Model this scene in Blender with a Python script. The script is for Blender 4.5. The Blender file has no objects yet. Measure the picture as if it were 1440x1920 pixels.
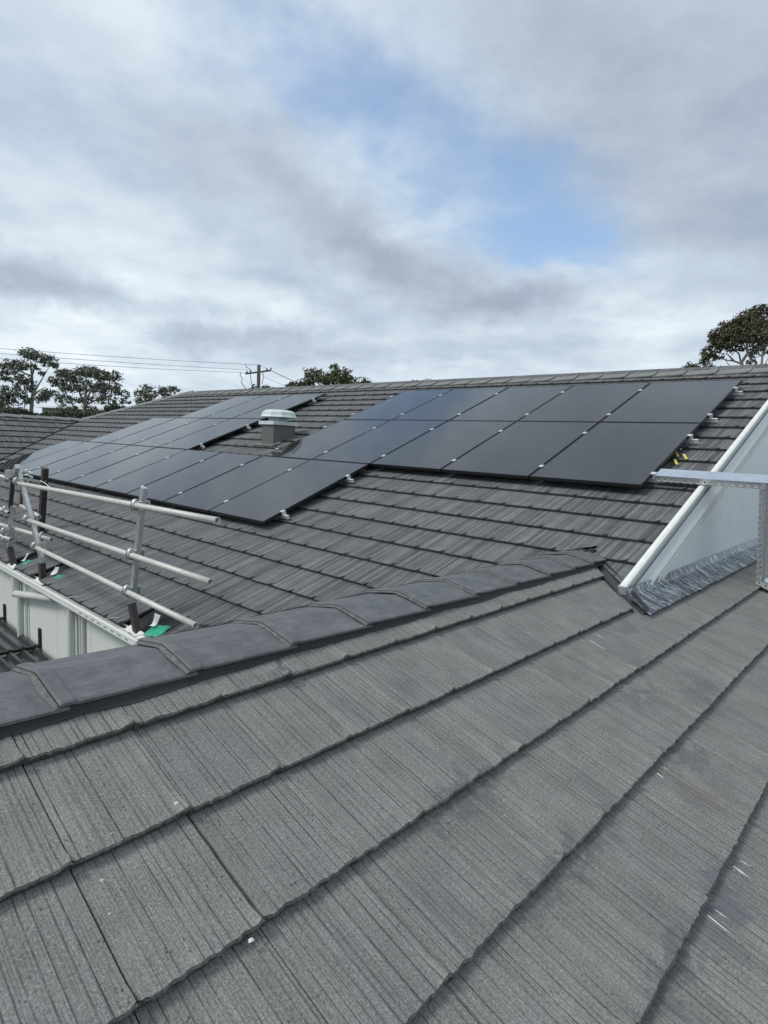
import bpy, bmesh, math, random
from mathutils import Vector, Matrix
from mathutils import noise as mnoise

SC = bpy.context.scene
COL = SC.collection
rnd = random.Random(7)

# ------------------------------------------------------------------ camera
IMG_W, IMG_H, FOC = 1440.0, 1920.0, 1116.65
CAM_R = Vector((0.7336584, 0.6779057, 0.0467891))
CAM_D = Vector((0.1109841, -0.0516107, -0.9924812))
CAM_F = Vector((-0.6703939, 0.7333350, -0.1131014))
CAM_P = Vector((1.94347, -3.92428, 0.92511))
cam_data = bpy.data.cameras.new('camera')
cam = bpy.data.objects.new('camera', cam_data)
COL.objects.link(cam)
cam_data.sensor_fit = 'HORIZONTAL'
cam_data.sensor_width = 36.0
cam_data.lens = FOC / IMG_W * 36.0
cam_data.clip_start = 0.05
cam_data.clip_end = 6000.0
M = Matrix.Identity(4)
for i in range(3):
    M[i][0] = CAM_R[i]; M[i][1] = -CAM_D[i]; M[i][2] = -CAM_F[i]; M[i][3] = CAM_P[i]
cam.matrix_world = M
SC.camera = cam

def ray(px, py):
    return (CAM_R * ((px - IMG_W / 2) / FOC) + CAM_D * ((py - IMG_H / 2) / FOC) + CAM_F)
def at(px, py, depth):
    return CAM_P + ray(px, py) * depth
def proj(p):
    d = Vector(p) - CAM_P
    z = d.dot(CAM_F)
    if z < 0.05:
        return None
    return (d.dot(CAM_R) / z * FOC + IMG_W / 2, d.dot(CAM_D) / z * FOC + IMG_H / 2, z)

# ------------------------------------------------------------------ exposure
SC.view_settings.view_transform = 'Standard'
SC.view_settings.look = 'None'
SC.view_settings.gamma = 1.0
SC.view_settings.exposure = 0.45
SC.view_settings.use_curve_mapping = False

# ------------------------------------------------------------------ sun + world
SUN_DIR = Vector((-0.34, -0.62, 0.80)).normalized()
sun_data = bpy.data.lights.new('sun', 'SUN')
sun_data.energy = 1.5
sun_data.angle = math.radians(18)
sun_data.color = (1.0, 0.96, 0.90)
sun = bpy.data.objects.new('sun', sun_data)
COL.objects.link(sun)
sun.rotation_euler = SUN_DIR.to_track_quat('Z', 'Y').to_euler()

class NT:
    """small helper for writing node trees"""
    def __init__(s, tree):
        s.t = tree; s.n = tree.nodes; s.l = tree.links
    def new(s, typ, **kw):
        n = s.n.new(typ)
        for k, v in kw.items():
            setattr(n, k, v)
        return n
    def link(s, a, b):
        s.l.new(a, b)
    def put(s, sock, v):
        if hasattr(v, 'is_linked') or isinstance(v, bpy.types.NodeSocket):
            s.l.new(v, sock)
        else:
            sock.default_value = v
    def math(s, op, a, b=None, c=None, clamp=False):
        n = s.new('ShaderNodeMath', operation=op, use_clamp=clamp)
        s.put(n.inputs[0], a)
        if b is not None: s.put(n.inputs[1], b)
        if c is not None: s.put(n.inputs[2], c)
        return n.outputs[0]
    def vmath(s, op, a, b=None):
        n = s.new('ShaderNodeVectorMath', operation=op)
        s.put(n.inputs[0], a)
        if b is not None: s.put(n.inputs[1], b)
        return n
    def mix(s, f, a, b, mode='MIX', clamp=False):
        n = s.new('ShaderNodeMix', data_type='RGBA', blend_type=mode)
        n.clamp_result = clamp
        s.put(n.inputs['Factor'], f)
        s.put(n.inputs[6], a); s.put(n.inputs[7], b)
        return n.outputs[2]
    def ramp(s, f, stops, interp='LINEAR'):
        n = s.new('ShaderNodeValToRGB')
        cr = n.color_ramp; cr.interpolation = interp
        while len(cr.elements) < len(stops): cr.elements.new(0.5)
        for e, (p, c) in zip(cr.elements, stops):
            e.position = p
            e.color = c if len(c) == 4 else (*c, 1)
        s.put(n.inputs[0], f)
        return n.outputs[0]
    def maprange(s, v, a, b, c=0.0, d=1.0, smooth=False):
        n = s.new('ShaderNodeMapRange')
        if smooth: n.interpolation_type = 'SMOOTHSTEP'
        s.put(n.inputs[0], v)
        n.inputs[1].default_value = a; n.inputs[2].default_value = b
        n.inputs[3].default_value = c; n.inputs[4].default_value = d
        return n.outputs[0]
    def noise(s, vec, scale, detail=4, rough=0.55, dist=0.0):
        n = s.new('ShaderNodeTexNoise')
        if vec is not None: s.put(n.inputs['Vector'], vec)
        n.inputs['Scale'].default_value = scale
        n.inputs['Detail'].default_value = detail
        n.inputs['Roughness'].default_value = rough
        n.inputs['Distortion'].default_value = dist
        return n
    def mapping(s, vec, scale=(1, 1, 1), loc=(0, 0, 0), rot=(0, 0, 0)):
        n = s.new('ShaderNodeMapping')
        s.put(n.inputs[0], vec)
        n.inputs['Location'].default_value = loc
        n.inputs['Rotation'].default_value = rot
        n.inputs['Scale'].default_value = scale
        return n.outputs[0]

F0 = Vector((CAM_F.x, CAM_F.y, 0)).normalized()
R0 = Vector((F0.y, -F0.x, 0))
def azel(px, py):
    d = ray(px, py).normalized()
    return math.degrees(math.atan2(d.dot(R0), d.dot(F0))), math.degrees(math.asin(d.z))

def build_world():
    w = bpy.data.worlds.new('World')
    SC.world = w
    w.use_nodes = True
    g = NT(w.node_tree)
    g.n.clear()
    out = g.new('ShaderNodeOutputWorld')
    bg = g.new('ShaderNodeBackground')
    bg.inputs['Strength'].default_value = 0.1
    g.link(bg.outputs[0], out.inputs[0])
    sky = g.new('ShaderNodeTexSky')
    sky.sky_type = 'NISHITA'
    sky.sun_disc = False
    sky.sun_elevation = math.asin(SUN_DIR.z)
    sky.sun_rotation = math.atan2(SUN_DIR.x, SUN_DIR.y)
    sky.air_density = 1.0; sky.dust_density = 0.6; sky.ozone_density = 1.2
    D = g.vmath('NORMALIZE', g.new('ShaderNodeTexCoord').outputs['Generated']).outputs[0]
    x = g.vmath('DOT_PRODUCT', D, tuple(R0)).outputs['Value']
    y = g.vmath('DOT_PRODUCT', D, tuple(F0)).outputs['Value']
    z = g.vmath('DOT_PRODUCT', D, (0, 0, 1)).outputs['Value']
    az = g.math('DEGREES', g.math('ARCTAN2', x, y))
    el = g.math('DEGREES', g.math('ARCSINE', z))
    cmb = g.new('ShaderNodeCombineXYZ')
    g.put(cmb.inputs[0], az); g.put(cmb.inputs[1], el)
    # the cloud deck seen in perspective
    zz = g.math('ADD', g.math('MAXIMUM', z, 0.0), 0.16)
    pc = g.new('ShaderNodeCombineXYZ')
    g.put(pc.inputs[0], g.math('DIVIDE', x, zz)); g.put(pc.inputs[1], g.math('DIVIDE', y, zz))
    P = pc.outputs[0]
    wn = g.noise(D, 3.2, 5, 0.58)
    w1 = g.vmath('SUBTRACT', wn.outputs['Color'], (0.5, 0.5, 0.5)).outputs[0]
    w2 = g.vmath('MULTIPLY', w1, (13.0, 8.5, 0.0)).outputs[0]
    wf = g.noise(D, 14.0, 4, 0.6)
    w3 = g.vmath('MULTIPLY', g.vmath('SUBTRACT', wf.outputs['Color'], (0.5, 0.5, 0.5)).outputs[0], (6.0, 4.0, 0.0)).outputs[0]
    UV = g.vmath('ADD', g.vmath('ADD', cmb.outputs[0], w2).outputs[0], w3).outputs[0]
    def blob(px, py, rx, ry, rot, amt):
        a, e = azel(px, py)
        v = g.vmath('SUBTRACT', UV, (a, e, 0)).outputs[0]
        r = g.new('ShaderNodeVectorRotate', rotation_type='Z_AXIS')
        g.put(r.inputs['Vector'], v); r.inputs['Angle'].default_value = math.radians(rot)
        k = 19.5
        v = g.vmath('DIVIDE', r.outputs[0], (rx / k, ry / k, 1.0)).outputs[0]
        l = g.vmath('LENGTH', v).outputs['Value']
        return g.maprange(l, 0.05, 1.45, amt, 0.0, True)
    def total(lst):
        acc = None
        for b in lst:
            o = blob(*b)
            acc = o if acc is None else g.math('ADD', acc, o)
        return acc
    fb = g.noise(P, 1.0, 8, 0.52, 0.1).outputs['Fac']
    fb2 = g.noise(P, 3.1, 8, 0.60).outputs['Fac']
    # light and dark cloud masses
    LUM = total([
        (1230, 120, 430, 240, 8, -0.25), (1350, 490, 240, 110, 0, -0.12), (660, 440, 230, 80, 32, -0.17), (850, 540, 250, 55, 15, -0.19),
        (980, 585, 150, 42, 6, -0.16), (530, 380, 200, 120, 30, -0.10), (70, 500, 170, 36, 8, -0.26),
        (370, 645, 70, 34, 15, -0.20), (600, 590, 110, 30, 10, -0.14), (620, 665, 230, 36, 0, -0.16), (460, 640, 120, 24, 0, -0.12),
        (200, 240, 260, 120, 20, -0.05), (900, 655, 260, 30, 6, -0.12), (1310, 650, 200, 30, 0, -0.10), (250, 560, 200, 26, 4, -0.08),
        (160, 400, 300, 80, 12, 0.10), (560, 600, 190, 34, 6, 0.12), (1200, 620, 170, 46, 0, 0.20), (740, 690, 200, 22, 0, 0.10),
        (120, 610, 250, 50, 0, 0.14), (420, 60, 330, 110, 0, 0.06), (700, 350, 200, 60, 20, 0.08), (1180, 510, 200, 40, 0, 0.08),
    ])
    lum = g.math('ADD', g.math('MULTIPLY_ADD', fb, 0.66, 0.295), LUM)
    lum = g.math('ADD', lum, g.math('MULTIPLY_ADD', fb2, 0.50, -0.25))
    low = g.maprange(el, -2.0, 20.0, 0.10, 0.0, True)
    lum = g.math('ADD', lum, low, clamp=False)
    cloud = g.ramp(lum, [(0.05, (0.210, 0.240, 0.295)), (0.32, (0.300, 0.342, 0.410)), (0.56, (0.405, 0.475, 0.555)),
                         (0.78, (0.545, 0.615, 0.675)), (1.0, (0.73, 0.765, 0.78))])
    # gaps through which the blue shows
    BLU = total([(820, 260, 330, 130, 28, 0.46), (1020, 350, 210, 120, 30, 0.42), (620, 170, 260, 100, 22, 0.44), (1010, 320, 70, 50, 0, 0.22),
                 (960, 460, 220, 60, 8, 0.30), (440, 60, 180, 100, 20, 0.16), (250, 110, 240, 100, 0, 0.10), (1110, 440, 110, 70, 20, 0.26), (110, 260, 200, 80, 10, 0.16), (1390, 250, 120, 200, 0, 0.14)])
    blu = g.math('ADD', BLU, g.math('MULTIPLY_ADD', fb, -0.75, 0.36))
    blu = g.math('ADD', blu, g.math('MULTIPLY_ADD', fb2, -0.95, 0.475))
    blu = g.maprange(blu, 0.02, 0.98, 0.0, 0.84, True)
    skyc = g.mix(0.18, g.mix(1.0, sky.outputs[0], (1.12, 1.30, 1.42, 1), 'MULTIPLY'), (4.4, 5.2, 6.1, 1))
    cl10 = g.mix(1.0, cloud, (10, 10, 10, 1), 'MULTIPLY')
    g.link(g.mix(blu, cl10, skyc), bg.inputs[0])
    w.cycles.sampling_method = 'MANUAL'
    w.cycles.sample_map_resolution = 512
build_world()

# ------------------------------------------------------------------ helpers
class MB:
    def __init__(s):
        s.v = []; s.f = []; s.m = []; s.uv = []; s.sm = []
    def face(s, pts, mat=0, uv=None, smooth=False):
        b = len(s.v)
        s.v += [tuple(p) for p in pts]
        s.f.append(tuple(range(b, b + len(pts)))); s.m.append(mat)
        s.uv.append(uv if uv else [(p[0], p[1]) for p in pts]); s.sm.append(smooth)
    def grid(s, rows, mat=0, uvf=None, smooth=True, close=False):
        b = len(s.v); nr = len(rows); nc = len(rows[0])
        for r in rows: s.v += [tuple(p) for p in r]
        for i in range(nr - 1):
            for j in range(nc if close else nc - 1):
                j2 = (j + 1) % nc
                q = (b + i * nc + j, b + i * nc + j2, b + (i + 1) * nc + j2, b + (i + 1) * nc + j)
                s.f.append(q); s.m.append(mat); s.sm.append(smooth)
                pts = [s.v[k] for k in q]
                s.uv.append([uvf(p) for p in pts] if uvf else [(p[0], p[1]) for p in pts])
    def box(s, c, d, ax=None, mat=0):
        """centre c, full sizes d, optional axes"""
        ax = ax or (Vector((1, 0, 0)), Vector((0, 1, 0)), Vector((0, 0, 1)))
        c = Vector(c); h = [Vector(a) * (k / 2) for a, k in zip(ax, d)]
        P = lambda i, j, k: c + h[0] * i + h[1] * j + h[2] * k
        for q in ([(-1, -1, -1), (-1, 1, -1), (1, 1, -1), (1, -1, -1)], [(-1, -1, 1), (1, -1, 1), (1, 1, 1), (-1, 1, 1)],
                  [(-1, -1, -1), (1, -1, -1), (1, -1, 1), (-1, -1, 1)], [(1, -1, -1), (1, 1, -1), (1, 1, 1), (1, -1, 1)],
                  [(1, 1, -1), (-1, 1, -1), (-1, 1, 1), (1, 1, 1)], [(-1, 1, -1), (-1, -1, -1), (-1, -1, 1), (-1, 1, 1)]):
            s.face([P(*t) for t in q], mat)
    def tube(s, pts, r, n=10, mat=0, caps=True, smooth=True):
        pts = [Vector(p) for p in pts]
        rr = r if isinstance(r, (list, tuple)) else [r] * len(pts)
        rows = []
        up = None
        for i, p in enumerate(pts):
            t = (pts[min(i + 1, len(pts) - 1)] - pts[max(i - 1, 0)]).normalized()
            if up is None:
                up = Vector((0, 0, 1)) if abs(t.z) < 0.9 else Vector((1, 0, 0))
            a = t.cross(up)
            if a.length < 1e-4: a = t.orthogonal()
            a.normalize(); b = a.cross(t).normalized(); up = b
            rows.append([p + (a * math.cos(k / n * math.tau) + b * math.sin(k / n * math.tau)) * rr[i] for k in range(n)])
        s.grid(rows, mat, None, smooth, True)
        if caps:
            s.face(rows[0], mat); s.face(list(reversed(rows[-1])), mat)
    def lathe(s, c, prof, n=24, mat=0, smooth=True, axis=None, rot=0.0):
        c = Vector(c)
        rows = [[c + Vector((math.cos(k / n * math.tau + rot) * r, math.sin(k / n * math.tau + rot) * r, z)) for k in range(n)] for r, z in prof]
        s.grid(rows, mat, None, smooth, True)
    def mesh(s, name, mats):
        me = bpy.data.meshes.new(name)
        me.from_pydata(s.v, [], s.f)
        for m in (mats if isinstance(mats, (list, tuple)) else [mats]): me.materials.append(m)
        me.polygons.foreach_set('material_index', s.m)
        me.polygons.foreach_set('use_smooth', s.sm)
        ul = me.uv_layers.new(name='UVMap')
        flat = []
        for u in s.uv:
            for a in u: flat += [a[0], a[1]]
        ul.data.foreach_set('uv', flat)
        me.update()
        return me
    def build(s, name, mats, parent=None, weld=False, bevel=0.0):
        me = s.mesh(name, mats)
        if weld:
            bm = bmesh.new(); bm.from_mesh(me)
            bmesh.ops.remove_doubles(bm, verts=bm.verts, dist=1e-5)
            bm.to_mesh(me); bm.free()
        o = link(name, me, parent)
        if bevel:
            md = o.modifiers.new('bevel', 'BEVEL'); md.width = bevel; md.segments = 2; md.limit_method = 'ANGLE'; md.angle_limit = math.radians(40)
        return o

def link(name, data, parent=None):
    o = bpy.data.objects.new(name, data)
    COL.objects.link(o)
    if parent is not None:
        o.parent = parent
        # children are written in world coordinates: undo the parent's place
        o.matrix_parent_inverse = world_of(parent).inverted()
    return o
WORLD = {}
def world_of(o):
    m = WORLD.get(o.name)
    return m if m is not None else Matrix.Identity(4)
def tag(o, label=None, cat=None, group=None, kind=None):
    if label: o['label'] = label
    if cat: o['category'] = cat
    if group: o['group'] = group
    if kind: o['kind'] = kind
    return o
def thing(name, label, cat, loc=(0, 0, 0), group=None):
    o = bpy.data.objects.new(name, None)
    COL.objects.link(o)
    o.empty_display_size = 0.2
    o.location = loc
    WORLD[o.name] = Matrix.Translation(Vector(loc))
    return tag(o, label, cat, group)

# ------------------------------------------------------------------ materials
def mat_new(name):
    m = bpy.data.materials.new(name); m.use_nodes = True
    g = NT(m.node_tree); g.n.clear()
    out = g.new('ShaderNodeOutputMaterial'); b = g.new('ShaderNodeBsdfPrincipled')
    g.link(b.outputs[0], out.inputs[0])
    return m, g, b

def simple(name, col, rough=0.6, metal=0.0, var=0.12, scale=30.0, bump=0.0, spec=0.5, coords='Object', dirt=None):
    m, g, b = mat_new(name)
    tc = g.new('ShaderNodeTexCoord').outputs[coords]
    n = g.noise(tc, scale, 6, 0.6).outputs['Fac']
    n2 = g.noise(tc, scale * 0.13, 4, 0.55).outputs['Fac']
    s = g.math('ADD', g.math('MULTIPLY', n, 0.6), g.math('MULTIPLY', n2, 0.4))
    lo = tuple(c * (1 - var) for c in col); hi = tuple(min(1, c * (1 + var)) for c in col)
    c = g.ramp(s, [(0.3, lo), (0.7, hi)])
    if dirt:
        dm = g.maprange(g.noise(tc, dirt[1], 7, 0.7).outputs['Fac'], dirt[2], dirt[2] + 0.12, 0, dirt[3])
        c = g.mix(dm, c, (*dirt[0], 1))
    g.link(c, b.inputs['Base Color'])
    g.link(g.maprange(n, 0.2, 0.8, max(0.02, rough - 0.1), min(1, rough + 0.1)), b.inputs['Roughness'])
    b.inputs['Metallic'].default_value = metal
    b.inputs['Specular IOR Level'].default_value = spec
    if bump:
        bp = g.new('ShaderNodeBump'); bp.inputs['Strength'].default_value = bump; bp.inputs['Distance'].default_value = 0.004
        g.link(n, bp.inputs['Height']); g.link(bp.outputs[0], b.inputs['Normal'])
    return m

def tile_material(name, base, groove_dark, groove_amt, stain, fine, band, spots=()):
    """concrete roof tile: u across, v down the slope, both in metres"""
    m, g, b = mat_new(name)
    uv = g.new('ShaderNodeUVMap').outputs[0]
    oi = g.new('ShaderNodeObjectInfo').outputs['Random']
    off = g.new('ShaderNodeCombineXYZ')
    g.put(off.inputs[0], g.math('MULTIPLY', oi, 37.0)); g.put(off.inputs[1], g.math('MULTIPLY', oi, 91.0))
    V = g.vmath('ADD', uv, off.outputs[0]).outputs[0]
    # drawn striations that run down the tile, of uneven depth and spacing, here and there broken
    sx = g.new('ShaderNodeSeparateXYZ'); g.put(sx.inputs[0], V)
    wob = g.noise(g.mapping(V, (1.0, 0.5, 1.0)), 16.0, 3, 0.6).outputs['Fac']
    W = g.math('ADD', sx.outputs[0], g.math('MULTIPLY', wob, 0.0030))
    def vor(scale, feat):
        n = g.new('ShaderNodeTexVoronoi', voronoi_dimensions='1D', feature=feat)
        g.put(n.inputs['W'], W); n.inputs['Scale'].default_value = scale
        return n
    brk = g.noise(g.mapping(V, (1.0, 0.22, 1.0)), 46.0, 4, 0.65).outputs['Fac']
    per = g.noise(g.mapping(V, (1.0, 0.0, 0.0)), 33.0, 1, 0.5).outputs['Fac']
    g1 = g.maprange(vor(42.0, 'DISTANCE_TO_EDGE').outputs['Distance'], 0.038, 0.112, 1.0, 0.0)
    g2 = g.maprange(vor(105.0, 'DISTANCE_TO_EDGE').outputs['Distance'], 0.05, 0.20, 0.6, 0.0)
    g1 = g.math('MULTIPLY', g1, g.maprange(per, 0.38, 0.58, 0.15, 1.0))
    sc = g.new('ShaderNodeSeparateColor'); g.put(sc.inputs[0], vor(58.0, 'F1').outputs['Color'])
    st3 = g.math('ADD', g.math('MULTIPLY', sc.outputs[0], 0.8), g.math('MULTIPLY', per, 0.2))
    gro = g.math('MAXIMUM', g1, g.math('MULTIPLY', g2, fine))
    gro = g.math('MULTIPLY', gro, g.maprange(brk, 0.36, 0.60, 0.45 + 0.3 * band, 1.0, True))
    # sand grain
    gr = g.noise(V, 260.0, 3, 0.8).outputs['Fac']
    gr2 = g.noise(V, 120.0, 4, 0.75).outputs['Fac']
    spk = g.new('ShaderNodeTexVoronoi'); g.put(spk.inputs['Vector'], V); spk.inputs['Scale'].default_value = 120.0
    sp = g.math('MULTIPLY', g.maprange(spk.outputs['Distance'], 0.14, 0.30, 1.0, 0.0),
                g.maprange(gr2, 0.50, 0.66, 0.0, 1.0))
    pit = g.new('ShaderNodeTexVoronoi'); g.put(pit.inputs['Vector'], g.mapping(V, (1.0, 0.6, 1.0))); pit.inputs['Scale'].default_value = 75.0
    pitm = g.math('MULTIPLY', g.maprange(pit.outputs['Distance'], 0.10, 0.24, 1.0, 0.0, True),
                  g.maprange(g.noise(V, 9.0, 3, 0.6).outputs['Fac'], 0.52, 0.64, 0.0, 1.0, True))
    tone = g.noise(V, 0.45, 1, 0.5).outputs['Fac']
    lowv = g.noise(V, 5.0, 5, 0.6).outputs['Fac']
    k = g.math('ADD', g.math('ADD', g.math('MULTIPLY', gr, 0.50), g.math('MULTIPLY', gr2, 0.34)), g.math('MULTIPLY', lowv, 0.16))
    c = g.ramp(k, [(0.39, tuple(x * 0.50 for x in base)), (0.49, base), (0.60, tuple(x * 1.65 for x in base))])
    c = g.mix(1.0, c, g.ramp(tone, [(0.3, (0.93, 0.93, 0.94)), (0.7, (1.06, 1.06, 1.05))]), 'MULTIPLY')
    c = g.mix(band, c, g.ramp(st3, [(0.10, (0.50, 0.50, 0.51)), (0.45, (0.95, 0.95, 0.95)), (0.85, (1.40, 1.40, 1.42))]), 'MULTIPLY')  # lighter and darker strips put the shading of the combed relief into the colour
    # slurry stains, bluish and a little darker
    sm = g.maprange(g.noise(g.mapping(V, (1.0, 0.55, 1.0)), 3.6, 6, 0.62).outputs['Fac'], 0.56, 0.70, 0.0, 0.45, True)
    c = g.mix(sm, c, (*stain, 1))
    c = g.mix(g.math('MULTIPLY', sp, 0.7), c, (base[0] * 2.6, base[1] * 2.6, base[2] * 2.5, 1))
    c = g.mix(g.math('MULTIPLY', gro, groove_amt), c, (*groove_dark, 1))
    c = g.mix(g.math('MULTIPLY', pitm, 0.75), c, (groove_dark[0] * 0.8, groove_dark[1] * 0.8, groove_dark[2] * 0.8, 1))
    if spots:
        pos = g.new('ShaderNodeNewGeometry').outputs['Position']
        pn = g.vmath('MULTIPLY', g.vmath('SUBTRACT', g.noise(pos, 14.0, 5, 0.65).outputs['Color'], (0.5, 0.5, 0.5)).outputs[0], (0.42, 0.16, 0.0)).outputs[0]
        for (cx, cy, rx, ry, colr, amt) in spots:
            dv = g.vmath('SUBTRACT', g.vmath('ADD', pos, pn).outputs[0], (cx, cy, 0)).outputs[0]
            dv = g.vmath('MULTIPLY', dv, (1 / rx, 1 / ry, 0)).outputs[0]
            c = g.mix(g.maprange(g.vmath('LENGTH', dv).outputs['Value'], 0.3, 1.0, amt, 0.0, True), c, (*colr, 1))
    g.link(c, b.inputs['Base Color'])
    b.inputs['Roughness'].default_value = 0.88
    b.inputs['Specular IOR Level'].default_value = 0.3
    h = g.math('SUBTRACT', g.math('MULTIPLY', gr2, 0.35), gro)
    h = g.math('ADD', h, g.math('MULTIPLY', gr, 0.25))
    h = g.math('ADD', g.math('SUBTRACT', h, g.math('MULTIPLY', pitm, 0.6)), g.math('MULTIPLY', st3, 2.2 * band))
    bp = g.new('ShaderNodeBump'); bp.inputs['Strength'].default_value = 0.75; bp.inputs['Distance'].default_value = 0.0022
    g.link(h, bp.inputs['Height']); g.link(bp.outputs[0], b.inputs['Normal'])
    return m

RUST_SPOTS = [(1.42, -1.42, .17, .05, (0.15, 0.115, 0.08), 0.5), (1.60, -1.86, .10, .16, (0.108, 0.116, 0.135), 0.65), (1.16, -.55, .10, .30, (0.085, 0.085, 0.085), 0.38),
              (1.00, -.95, .07, .24, (0.075, 0.077, 0.078), 0.40), (0.66, -.25, .09, .14, (0.105, 0.106, 0.112), 0.5), (0.24, -2.55, .05, .12, (0.095, 0.101, 0.115), 0.8), (1.30, -1.20, .06, .25, (0.075, 0.077, 0.078), 0.40),
              (0.93, -2.35, .05, .5, (0.075, 0.077, 0.08), 0.40), (1.26, -2.2, .05, .5, (0.075, 0.077, 0.08), 0.45), (1.58, -2.3, .06, .4, (0.08, 0.082, 0.09), 0.5)]
M_TILE_B = tile_material('tile concrete weathered', (0.190, 0.190, 0.179), (0.044, 0.044, 0.043), 0.92, (0.135, 0.137, 0.140), 0.50, 0.14, RUST_SPOTS)
M_TILE_A = tile_material('tile concrete charcoal', (0.134, 0.137, 0.141), (0.032, 0.032, 0.034), 0.90, (0.110, 0.111, 0.117), 0.75, 0.85)
M_BUTT = simple('tile broken edge', (0.092, 0.091, 0.086), 0.95, 0, 0.7, 110.0, 1.0, 0.2)
M_DECK = simple('roof underlay', (0.02, 0.02, 0.021), 0.9, 0, 0.2, 20)  # near-black sheet; the shade in the tile gaps is put into its colour
def cap_material():
    m, g, b = mat_new('ridge cap coating')
    tc = g.new('ShaderNodeTexCoord').outputs['Object']
    oi = g.new('ShaderNodeObjectInfo').outputs['Random']
    o3 = g.new('ShaderNodeCombineXYZ'); g.put(o3.inputs[0], g.math('MULTIPLY', oi, 31.0)); g.put(o3.inputs[1], g.math('MULTIPLY', oi, 57.0))
    V = g.vmath('ADD', tc, o3.outputs[0]).outputs[0]
    n1 = g.noise(V, 9.0, 7, 0.68).outputs['Fac']; n2 = g.noise(V, 150.0, 3, 0.75).outputs['Fac']
    n3 = g.noise(g.mapping(V, (1.0, 0.18, 1.0)), 60.0, 4, 0.65).outputs['Fac']
    k = g.math('ADD', g.math('ADD', g.math('MULTIPLY', n1, 0.5), g.math('MULTIPLY', n2, 0.25)), g.math('MULTIPLY', n3, 0.25))
    c = g.ramp(k, [(0.36, (0.068, 0.070, 0.074)), (0.49, (0.104, 0.107, 0.112)), (0.62, (0.165, 0.168, 0.172))])
    ch = g.maprange(g.noise(V, 26.0, 6, 0.75).outputs['Fac'], 0.665, 0.70, 0.0, 0.8)
    c = g.mix(ch, c, (0.33, 0.33, 0.32, 1))
    dk = g.maprange(g.noise(V, 17.0, 5, 0.7).outputs['Fac'], 0.60, 0.72, 0.0, 0.5)
    c = g.mix(dk, c, (0.045, 0.046, 0.05, 1))
    g.link(c, b.inputs['Base Color'])
    g.link(g.maprange(n1, 0.3, 0.7, 0.45, 0.75), b.inputs['Roughness'])
    bp = g.new('ShaderNodeBump'); bp.inputs['Strength'].default_value = 0.6; bp.inputs['Distance'].default_value = 0.003
    g.link(k, bp.inputs['Height']); g.link(bp.outputs[0], b.inputs['Normal'])
    return m
M_CAP = cap_material()
M_CAP_A = simple('ridge cap pale', (0.20, 0.205, 0.195), 0.8, 0, 0.2, 22.0, 0.4, 0.3)
M_MORTAR = simple('flexible pointing', (0.050, 0.050, 0.053), 0.8, 0, 0.18, 60.0, 0.5, 0.3)
M_SMEAR = simple('cement smear', (0.135, 0.134, 0.130), 0.9, 0, 0.5, 60.0, 0.9, 0.2)
M_GALV = simple('galvanised steel', (0.56, 0.575, 0.57), 0.42, 0.75, 0.16, 24.0, 0.15, 0.5, dirt=((0.30, 0.29, 0.26), 16.0, 0.60, 0.55))
M_TUBE = simple('weathered scaffold tube', (0.54, 0.535, 0.50), 0.55, 0.25, 0.2, 28.0, 0.3, 0.5, dirt=((0.22, 0.20, 0.17), 22.0, 0.58, 0.6))
M_TRAY = simple('zinc sheet', (0.62, 0.66, 0.72), 0.30, 0.9, 0.14, 12.0, 0.05)
M_ZINC = simple('bright zinc', (0.66, 0.68, 0.67), 0.38, 0.7, 0.12, 20.0, 0.1)
M_DARKIN = simple('dark hollow', (0.02, 0.02, 0.02), 0.9, 0, 0.1, 10)
M_BROWN = simple('brown primer steel', (0.040, 0.030, 0.027), 0.5, 0, 0.3, 40.0, 0.2, 0.5)
M_RUST = simple('rusty steel', (0.075, 0.032, 0.022), 0.75, 0, 0.35, 30.0, 0.4)
M_WHITE = simple('cream cladding', (0.66, 0.69, 0.65), 0.5, 0, 0.03, 6.0, 0.0, 0.4)
M_PIPE = simple('downpipe paint', (0.60, 0.63, 0.59), 0.42, 0, 0.04, 6.0)
M_GUTTER = simple('gutter cream', (0.72, 0.74, 0.72), 0.42, 0, 0.06, 14.0, 0.1, 0.5, dirt=((0.24, 0.23, 0.20), 34.0, 0.60, 0.6))
M_BARGE = simple('barge steel', (0.50, 0.54, 0.525), 0.40, 0.0, 0.03, 5.0, 0.0, 0.5)
M_GABLE = simple('gable steel sheet', (0.72, 0.77, 0.79), 0.42, 0.0, 0.03, 4.0, 0.0, 0.5)
def lead_material():
    m, g, b = mat_new('lead flashing')
    tc = g.new('ShaderNodeTexCoord').outputs['Object']
    n = g.noise(g.mapping(tc, (3.0, 15.0, 3.0), rot=(0, 0, .35)), 2.2, 6, 0.65).outputs['Fac']
    g.link(g.ramp(n, [(0.40, (0.055, 0.062, 0.07)), (0.53, (0.16, 0.18, 0.20)), (0.64, (0.55, 0.59, 0.63))]), b.inputs['Base Color'])  # dark patina, plus crease reflections and shade put into the base colour
    b.inputs['Metallic'].default_value = 0.75
    b.inputs['Roughness'].default_value = 0.32
    return m
M_LEAD = lead_material()
M_VALLEY = simple('valley metal', (0.055, 0.058, 0.062), 0.5, 0.3, 0.15, 20.0)
M_AWN = simple('black metal deck', (0.032, 0.036, 0.037), 0.24, 0.0, 0.2, 18.0, 0.02, 0.9)
M_FRAME = simple('black anodised frame', (0.022, 0.023, 0.026), 0.38, 0.4, 0.1, 30.0)
M_CLAMP = simple('silver clamp', (0.80, 0.81, 0.82), 0.3, 0.6, 0.06, 30.0)
M_VENTBOX = simple('vent flashing paint', (0.125, 0.126, 0.116), 0.55, 0, 0.1, 12.0)
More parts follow.
